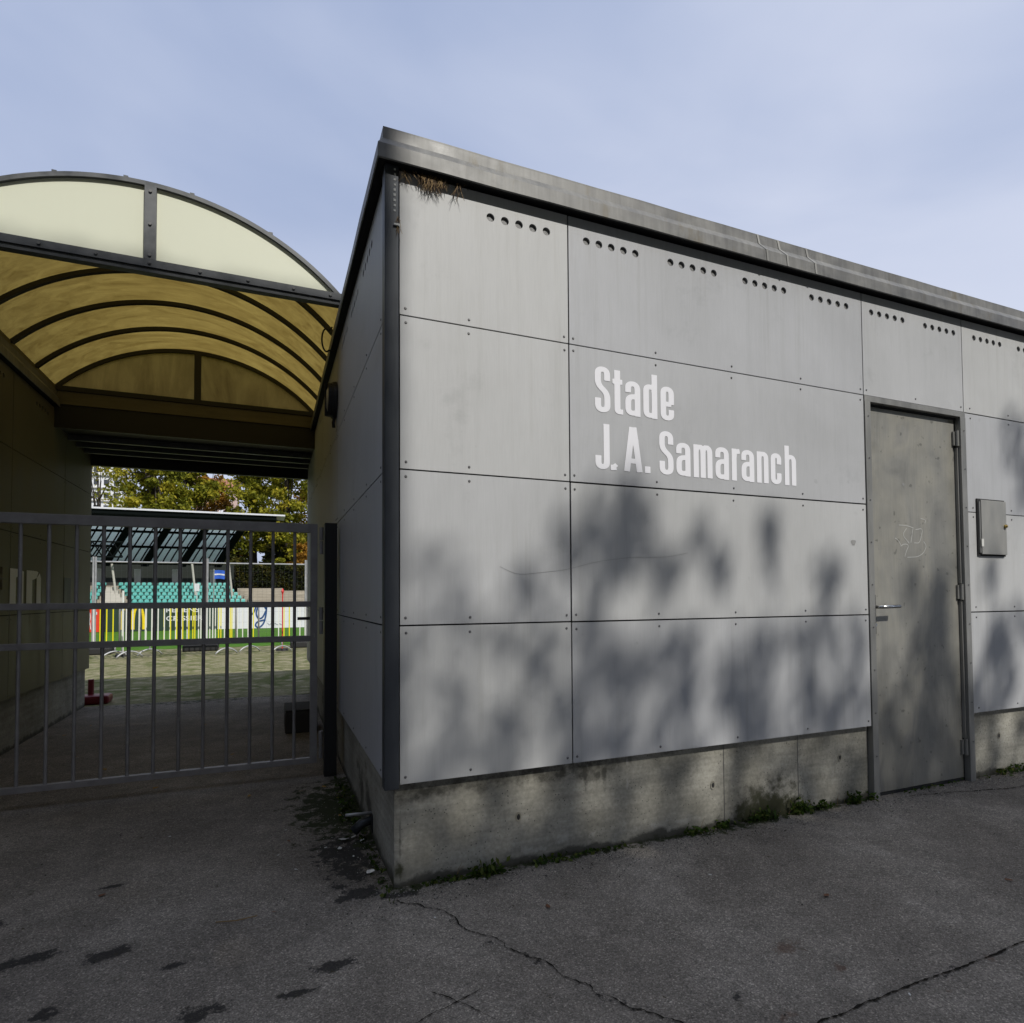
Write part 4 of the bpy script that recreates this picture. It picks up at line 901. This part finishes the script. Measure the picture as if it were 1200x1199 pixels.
# ---- trees behind the viewer whose crowns dapple the wall with shade.  Crown density is laid out by where its shade lands.
T0 = 16.
def wp(px, py):     # photo pixel -> point on the front wall plane
    d = f_ + r_*((px-600)/698.51) - u_*((py-678.32)/698.51); t = (0+2.45028192)/d.y
    return (-.44585891+d.x*t, 1.18867631+d.z*t)
BL = []
for zx, zy, rx, ry, c in [(290,185,85,100,.92),(330,110,55,70,.8),(110,290,35,80,.45),(505,180,27,55,.8),(540,265,30,38,.85),(640,165,30,52,.78),(635,245,22,42,.75),(768,262,24,66,.75),(400,260,48,75,.8),(190,220,22,60,.5),
        (150,440,60,85,.6),(290,500,55,90,.6),(435,470,55,95,.7),(580,510,52,110,.75),(640,390,26,24,.7),(715,440,28,66,.8),(790,410,22,26,.7),(820,520,38,60,.65),(700,550,60,60,.7),(120,620,90,45,.55),(30,560,60,60,.35),
        (250,330,60,60,.6),(965,280,20,55,.6),(1035,290,25,65,.7),(1000,380,42,70,.75),(985,500,32,85,.7),(910,560,45,75,.8),(1050,520,40,90,.7),(1125,270,24,48,.7),(1150,410,36,56,.8),(1125,500,52,62,.7),(1195,350,24,35,.6),(480,600,60,50,.6),(640,640,80,35,.55),(330,640,60,40,.7),(880,640,60,60,.85),(1000,640,90,60,.9),(900,480,22,60,.4),
        (1180,-60,24,110,.55),(1190,60,26,60,.5),(30,420,60,90,.25),(-60,300,60,120,.2)]:
    px, py = 560+zx/1.875, 540+zy/1.875; cx, cz = wp(px, py); ax, _ = wp(px+rx/1.875, py); _, bz = wp(px, py-ry/1.875)
    BL.append((cx, cz, abs(ax-cx), abs(bz-cz), c))
def density(x, z):
    d = 0; nz_ = fbm(x*1.0, z*.8, 11, 9.)
    for cx, cz, a, b, c in BL:
        q = ((x-cx)/a)**2+((z-cz)/b)**2
        if q < 1.30: d = max(d, min(.80, c*(1.05 if nz_ > -.2 else .5))*min(1, (1.30-q)/.35))
    base = 1.25-.12*max(0, .9-x) if x < .9 else .25+.15*math.sin(x*5)
    if x < .9: d = max(d, min(.58, max(0, (1.35+.10*math.sin(x*3)-z)*.65)))
    zt = .24 if x < 1.2 else .12
    if .9 < x < 2.85 and z < 1.02: d = max(d, .30+.25*fbm(x, z*.6, 5, 5.))
    if z < .42: d = max(d, (.40 if x < 2.85 else .3)+.6*fbm(x, z, 9, 5.))
    if z < zt: d = max(d, min(.985, .35+(zt-z)*4.5+.2*fbm(x, z, 7, 2.)))
    if x < (.025 if z < 3.0 else .27*(z-3.0)+.03): d = max(d, .992 if z < 5.10 else .0)
    if x > 5.2: d = max(d, min(.98, (1.5+.6*math.sin(x*1.1)-z)*1.2))
    return max(0, min(.99, d))
rg = np.random.default_rng(21); crowns = {}
ntree = 5; centers = [-8, -2.5, 2.0, 6.5, 12.]
def put(x, z, size, tjit):
    t = T0+rg.uniform(-tjit, tjit); k = min(range(ntree), key=lambda i: abs(x-centers[i]+.35*math.sin(z*2+i)))
    crowns.setdefault(k, []).append((x+S.x*t, S.y*t, z+S.z*t, size))
cell = .08; A = .6*.34*2*.15*.15*.5
x = -3.4
while x < 5.4:
    z = .0
    while z < 5.1:
        c = density(x+cell/2, z+cell/2)
        if c > .03:
            sm = .07 if (-.25 < x < .02 or (z > 3 and x > -.25)) else .125
            lam = -math.log(1-min(c, .985))*cell*cell/A*(.15/sm)**2
            for _ in range(rg.poisson(lam)): put(x+rg.random()*cell, z+rg.random()*cell, sm*rg.uniform(.8,1.2), .6)
        z += cell
    x += cell
cell = .4; A = .6*.34*2*.42*.42*.5
x = -13.
while x < 17:
    z = -8.8
    while z < 5.1:
        if not (z >= -.01 and -3.5 < x < 5.3):
            if z > 4.7: break
            c = density(x+.2, z+.2) if z > -.4 else (.997 if z > -8.0 else .8)
            if c > .05:
                for _ in range(rg.poisson(-math.log(1-c)*cell*cell/A)): put(x+rg.random()*cell, min(z+rg.random()*cell, -.1 if (z < 0 and -3.5 < x < 5.3) else 9), .42*rg.uniform(.7,1.2), 1.6)
        z += cell
    x += cell
for k, L in crowns.items():
    L = np.array(L); cx = centers[k]+S.x*T0; cy = S.y*T0
    e = empty('broadleaf_tree', 'tall leafy tree behind the viewer, number %s along the row that shades the forecourt' % ['one','two','three','four','five'][k], 'tree', (cx, cy, 0), 0, 'trees behind the viewer')
    pts = L[:,:3]-np.array([cx, cy, 0]); leaves('crown', pts, L[:,3], np.clip(.4+rg.normal(size=len(L))*.2, 0, 1), M['leaf_green'], e, 50+k)
    low = pts[pts[:,2] < T0*S.z-.9]; lim = low[rg.integers(0, len(low), 14)]; trunk(e, (0,0,-.1), (0,0,T0*S.z-1.3), .20, lim, k)

mb = MB(); P = rc([wp(*q) for q in [(586,664),(606,674),(634,671),(662,668),(700,658),(740,653),(782,653),(806,648)]], .05)
for a, b in zip(P[:-1], P[1:]):
    a, b = Vector((a[0],-.0012,a[1])), Vector((b[0],-.0012,b[1])); n = Vector((0,0,.0007)); mb.face([a+n, b+n, b-n, a-n])
mb.build('long_scratch', M['scuff'], bld)
for (px, py, rr_) in ((1000,636,.022),(1064,567,.012)):
    x_, z_ = wp(px, py); mb = MB(); y_ = -.0012 if px < 1010 else .0285
    mb.face([(x_+rr_*(.8+.25*math.sin(3*t))*math.cos(t), y_, z_+rr_*(.9+.2*math.cos(2*t))*math.sin(t)) for t in [2*math.pi*k/20 for k in range(20)]]); mb.build('smudge', M['scuff'], bld)
# weeds and moss along the wall base
rg = np.random.default_rng(3); P = []; Sz = []; T = []
for (cx, cy, n, rx, ry, hh) in [(.42,-.01,230,.07,.020,.032),(.22,.0,60,.09,.015,.014),(1.0,.01,60,.14,.012,.012),(1.55,.0,110,.08,.014,.024),(1.72,.01,60,.05,.014,.02),(1.98,.01,150,.09,.016,.035),(2.24,.0,170,.06,.018,.05),(2.42,.01,70,.06,.016,.03),(2.66,.0,110,.05,.018,.04),(2.8,0,30,.03,.02,.03),(4.1,0,120,.16,.02,.04),(.75,.0,90,.1,.02,.018),
                                (.0,.35,90,.03,.35,.008),(-.03,1.1,220,.05,.35,.016),(3.3,.01,50,.3,.012,.012)]:
    q = rg.normal(size=(n,3)); P.append(np.stack([cx+q[:,0]*rx*.6, cy+q[:,1]*ry*.7-(.0 if cy < .1 else 0), .004+np.abs(q[:,2])*hh*.6], 1)); Sz.append(rg.uniform(.008,.026,n)*(1+hh*4)); T.append(rg.random(n))
tag(leaves('weeds', np.concatenate(P), np.concatenate(Sz), np.concatenate(T), M['moss'], None, 3), 'low green weeds and moss growing along the foot of the concrete base', 'weeds', kind='stuff')

mb = MB(); rr = random.Random(17)
for k in range(46):
    x = rr.choice([.4,.42,1.98,2.22,2.26,2.6,4.1,1.6])+rr.gauss(0,.06); y = .015-abs(rr.gauss(0,.012)); h_ = rr.uniform(.02,.075); l_ = rr.uniform(-.03,.03)
    mb.tube([(x,y,0),(x+l_*.4,y-.004,h_*.6),(x+l_,y-.012,h_)], [.0012,.001,.0005], 3, rr.randrange(2), False)
tag(mb.build('dry_stems', [M['straw'], mat('green stem', (.06,.10,.02), .8)]), 'thin dry and green stems sticking up along the concrete base', 'weeds', kind='stuff')
mb = MB(); rr = random.Random(23)
for k in range(2600):
    if k % 3: x, y = rr.uniform(.0, 4.3), -abs(rr.gauss(0, .10))
    elif k % 2: x, y = -abs(rr.gauss(0,.16)), rr.uniform(-.2, 1.7)
    else: x, y = rr.uniform(-2, 3.5), rr.uniform(-1.4, 1.6)
    r = rr.uniform(.0012,.0038); z = .005+.004*fbm(x, y, 0, 1.2); n = len(mb.v); mi = rr.choice([0,0,1,2])
    mb.v += [(x-r,y,z-.002),(x+r*.8,y-r*.7,z-.002),(x+r*.4,y+r,z-.002),(x+r*.1,y,z+r*.9)]
    for q in ((0,1,3),(1,2,3),(2,0,3)): mb.f.append(tuple(n+i for i in q)); mb.m.append(mi)
tag(mb.build('grit', [mat('grey grit', (.16,.15,.14), .9), mat('dark grit', (.03,.028,.025), .9), mat('pale grit', (.4,.38,.34), .9)]), 'fine grit and crumbs of stone scattered on the asphalt', 'grit', kind='stuff')
# dry leaves and litter
def leafmesh(m, name, seed, s=.02):
    rr = random.Random(seed); mb = MB(); K = 9; P = [((s*(.75+.35*rr.random()))*math.cos(2*math.pi*k/K), (s*.6*(.7+.5*rr.random()))*math.sin(2*math.pi*k/K), s*.35*rr.random()) for k in range(K)]
    for k in range(K): mb.face([(0,0,s*.12), P[k], P[(k+1) % K]])
    return mb.build(name, M[m])
Lp = [('leafy', (-.26,1.47)), ('leafy', (-.55,1.5)), ('leafy', (-1.1,1.9)), ('leafy', (-.08,.95)), ('leafy', (-.05,1.25)), ('leafy', (-.12,1.5)), ('leafy',(-.7,2.6)), ('leafy',(-1.3,3.1)), ('leafy',(-1.9,3.6)), ('leafy',(-1.0,3.9)), ('leafy',(-2.0,4.3)), ('leafy',(-1.8,3.0)), ('leafy',(-.6,3.4)), ('leafy',(-2.1,3.9)), ('leafy',(-1.5,2.5)), ('leafy',(-.3,2.3))]
Lb = [('leafb', (-.42,.02)), ('leafb', (.55,-.35)), ('leafb', (-1.06,.42)), ('leafb', (-.35,.7)), ('leafb', (1.6,-.7)), ('leafb', (2.4,-.9)), ('leafb',(-1.2,2.2)), ('leafb',(-.5,2.9))]
Ll = [('litter', (-.15,.66)), ('litter', (-.08,.40)), ('litter', (-.19,.55)), ('litter', (.13,-.26)), ('litter', (-.36,.85)), ('litter', (1.3,-.38)), ('litter', (1.32,-1.22)), ('litter', (-.33,.36)), ('litter', (-.40,.55)), ('litter', (-.9,1.0)), ('litter', (2.2,-.75)), ('litter', (.4,-.05))]
for lst, nm, lab, cat, grp, s in ((Lp, 'fallen_leaf', 'small dry yellow leaf lying on the dark asphalt', 'leaf', 'dry yellow leaves on the asphalt', .022), (Lb, 'fallen_leaf', 'small dry reddish brown leaf lying on the asphalt', 'leaf', 'dry brown leaves on the asphalt', .016), (Ll, 'litter_scrap', 'tiny pale scrap of litter on the asphalt near the building', 'litter', 'pale scraps on the asphalt', .009)):
    src = leafmesh(lst[0][0], nm, 3, s)
    for i, (_, (x, y)) in enumerate(lst):
        o = src if i == 0 else src.copy()
        if i: COL.objects.link(o)
        o.location = (x, y, .004+.004*fbm(x, y, 0, 1.2)); o.rotation_euler.z = i*1.7; sc = .7+.5*((i*37) % 10)/10; o.scale = (sc, sc*(.6+.07*(i % 5)), sc); tag(o, lab, cat, grp)
for i, (x, y) in enumerate([(-.10,.60),(-.05,.62),(-.13,.50),(-.035,.20),(-.02,.56)]):
    o = src.copy(); COL.objects.link(o); o.location = (x, y, .006); o.scale = [(3.4,2.6,4.),(2.8,1.5,2.5),(1.8,1.6,3.),(2.2,2.0,4.),(2.,1.2,2.)][i]; o.rotation_euler.z = i; tag(o, 'crumpled white paper scrap on the moss below the pipe stub', 'litter', 'crumpled paper below the pipe')
mb = MB(); mb.tube([(-.62,.02,.006),(-.55,.0,.007),(-.48,.01,.006)], .002, 4); tag(mb.build('dry_twig', M['straw']), 'thin dry twig lying on the asphalt in front of the gate', 'twig')
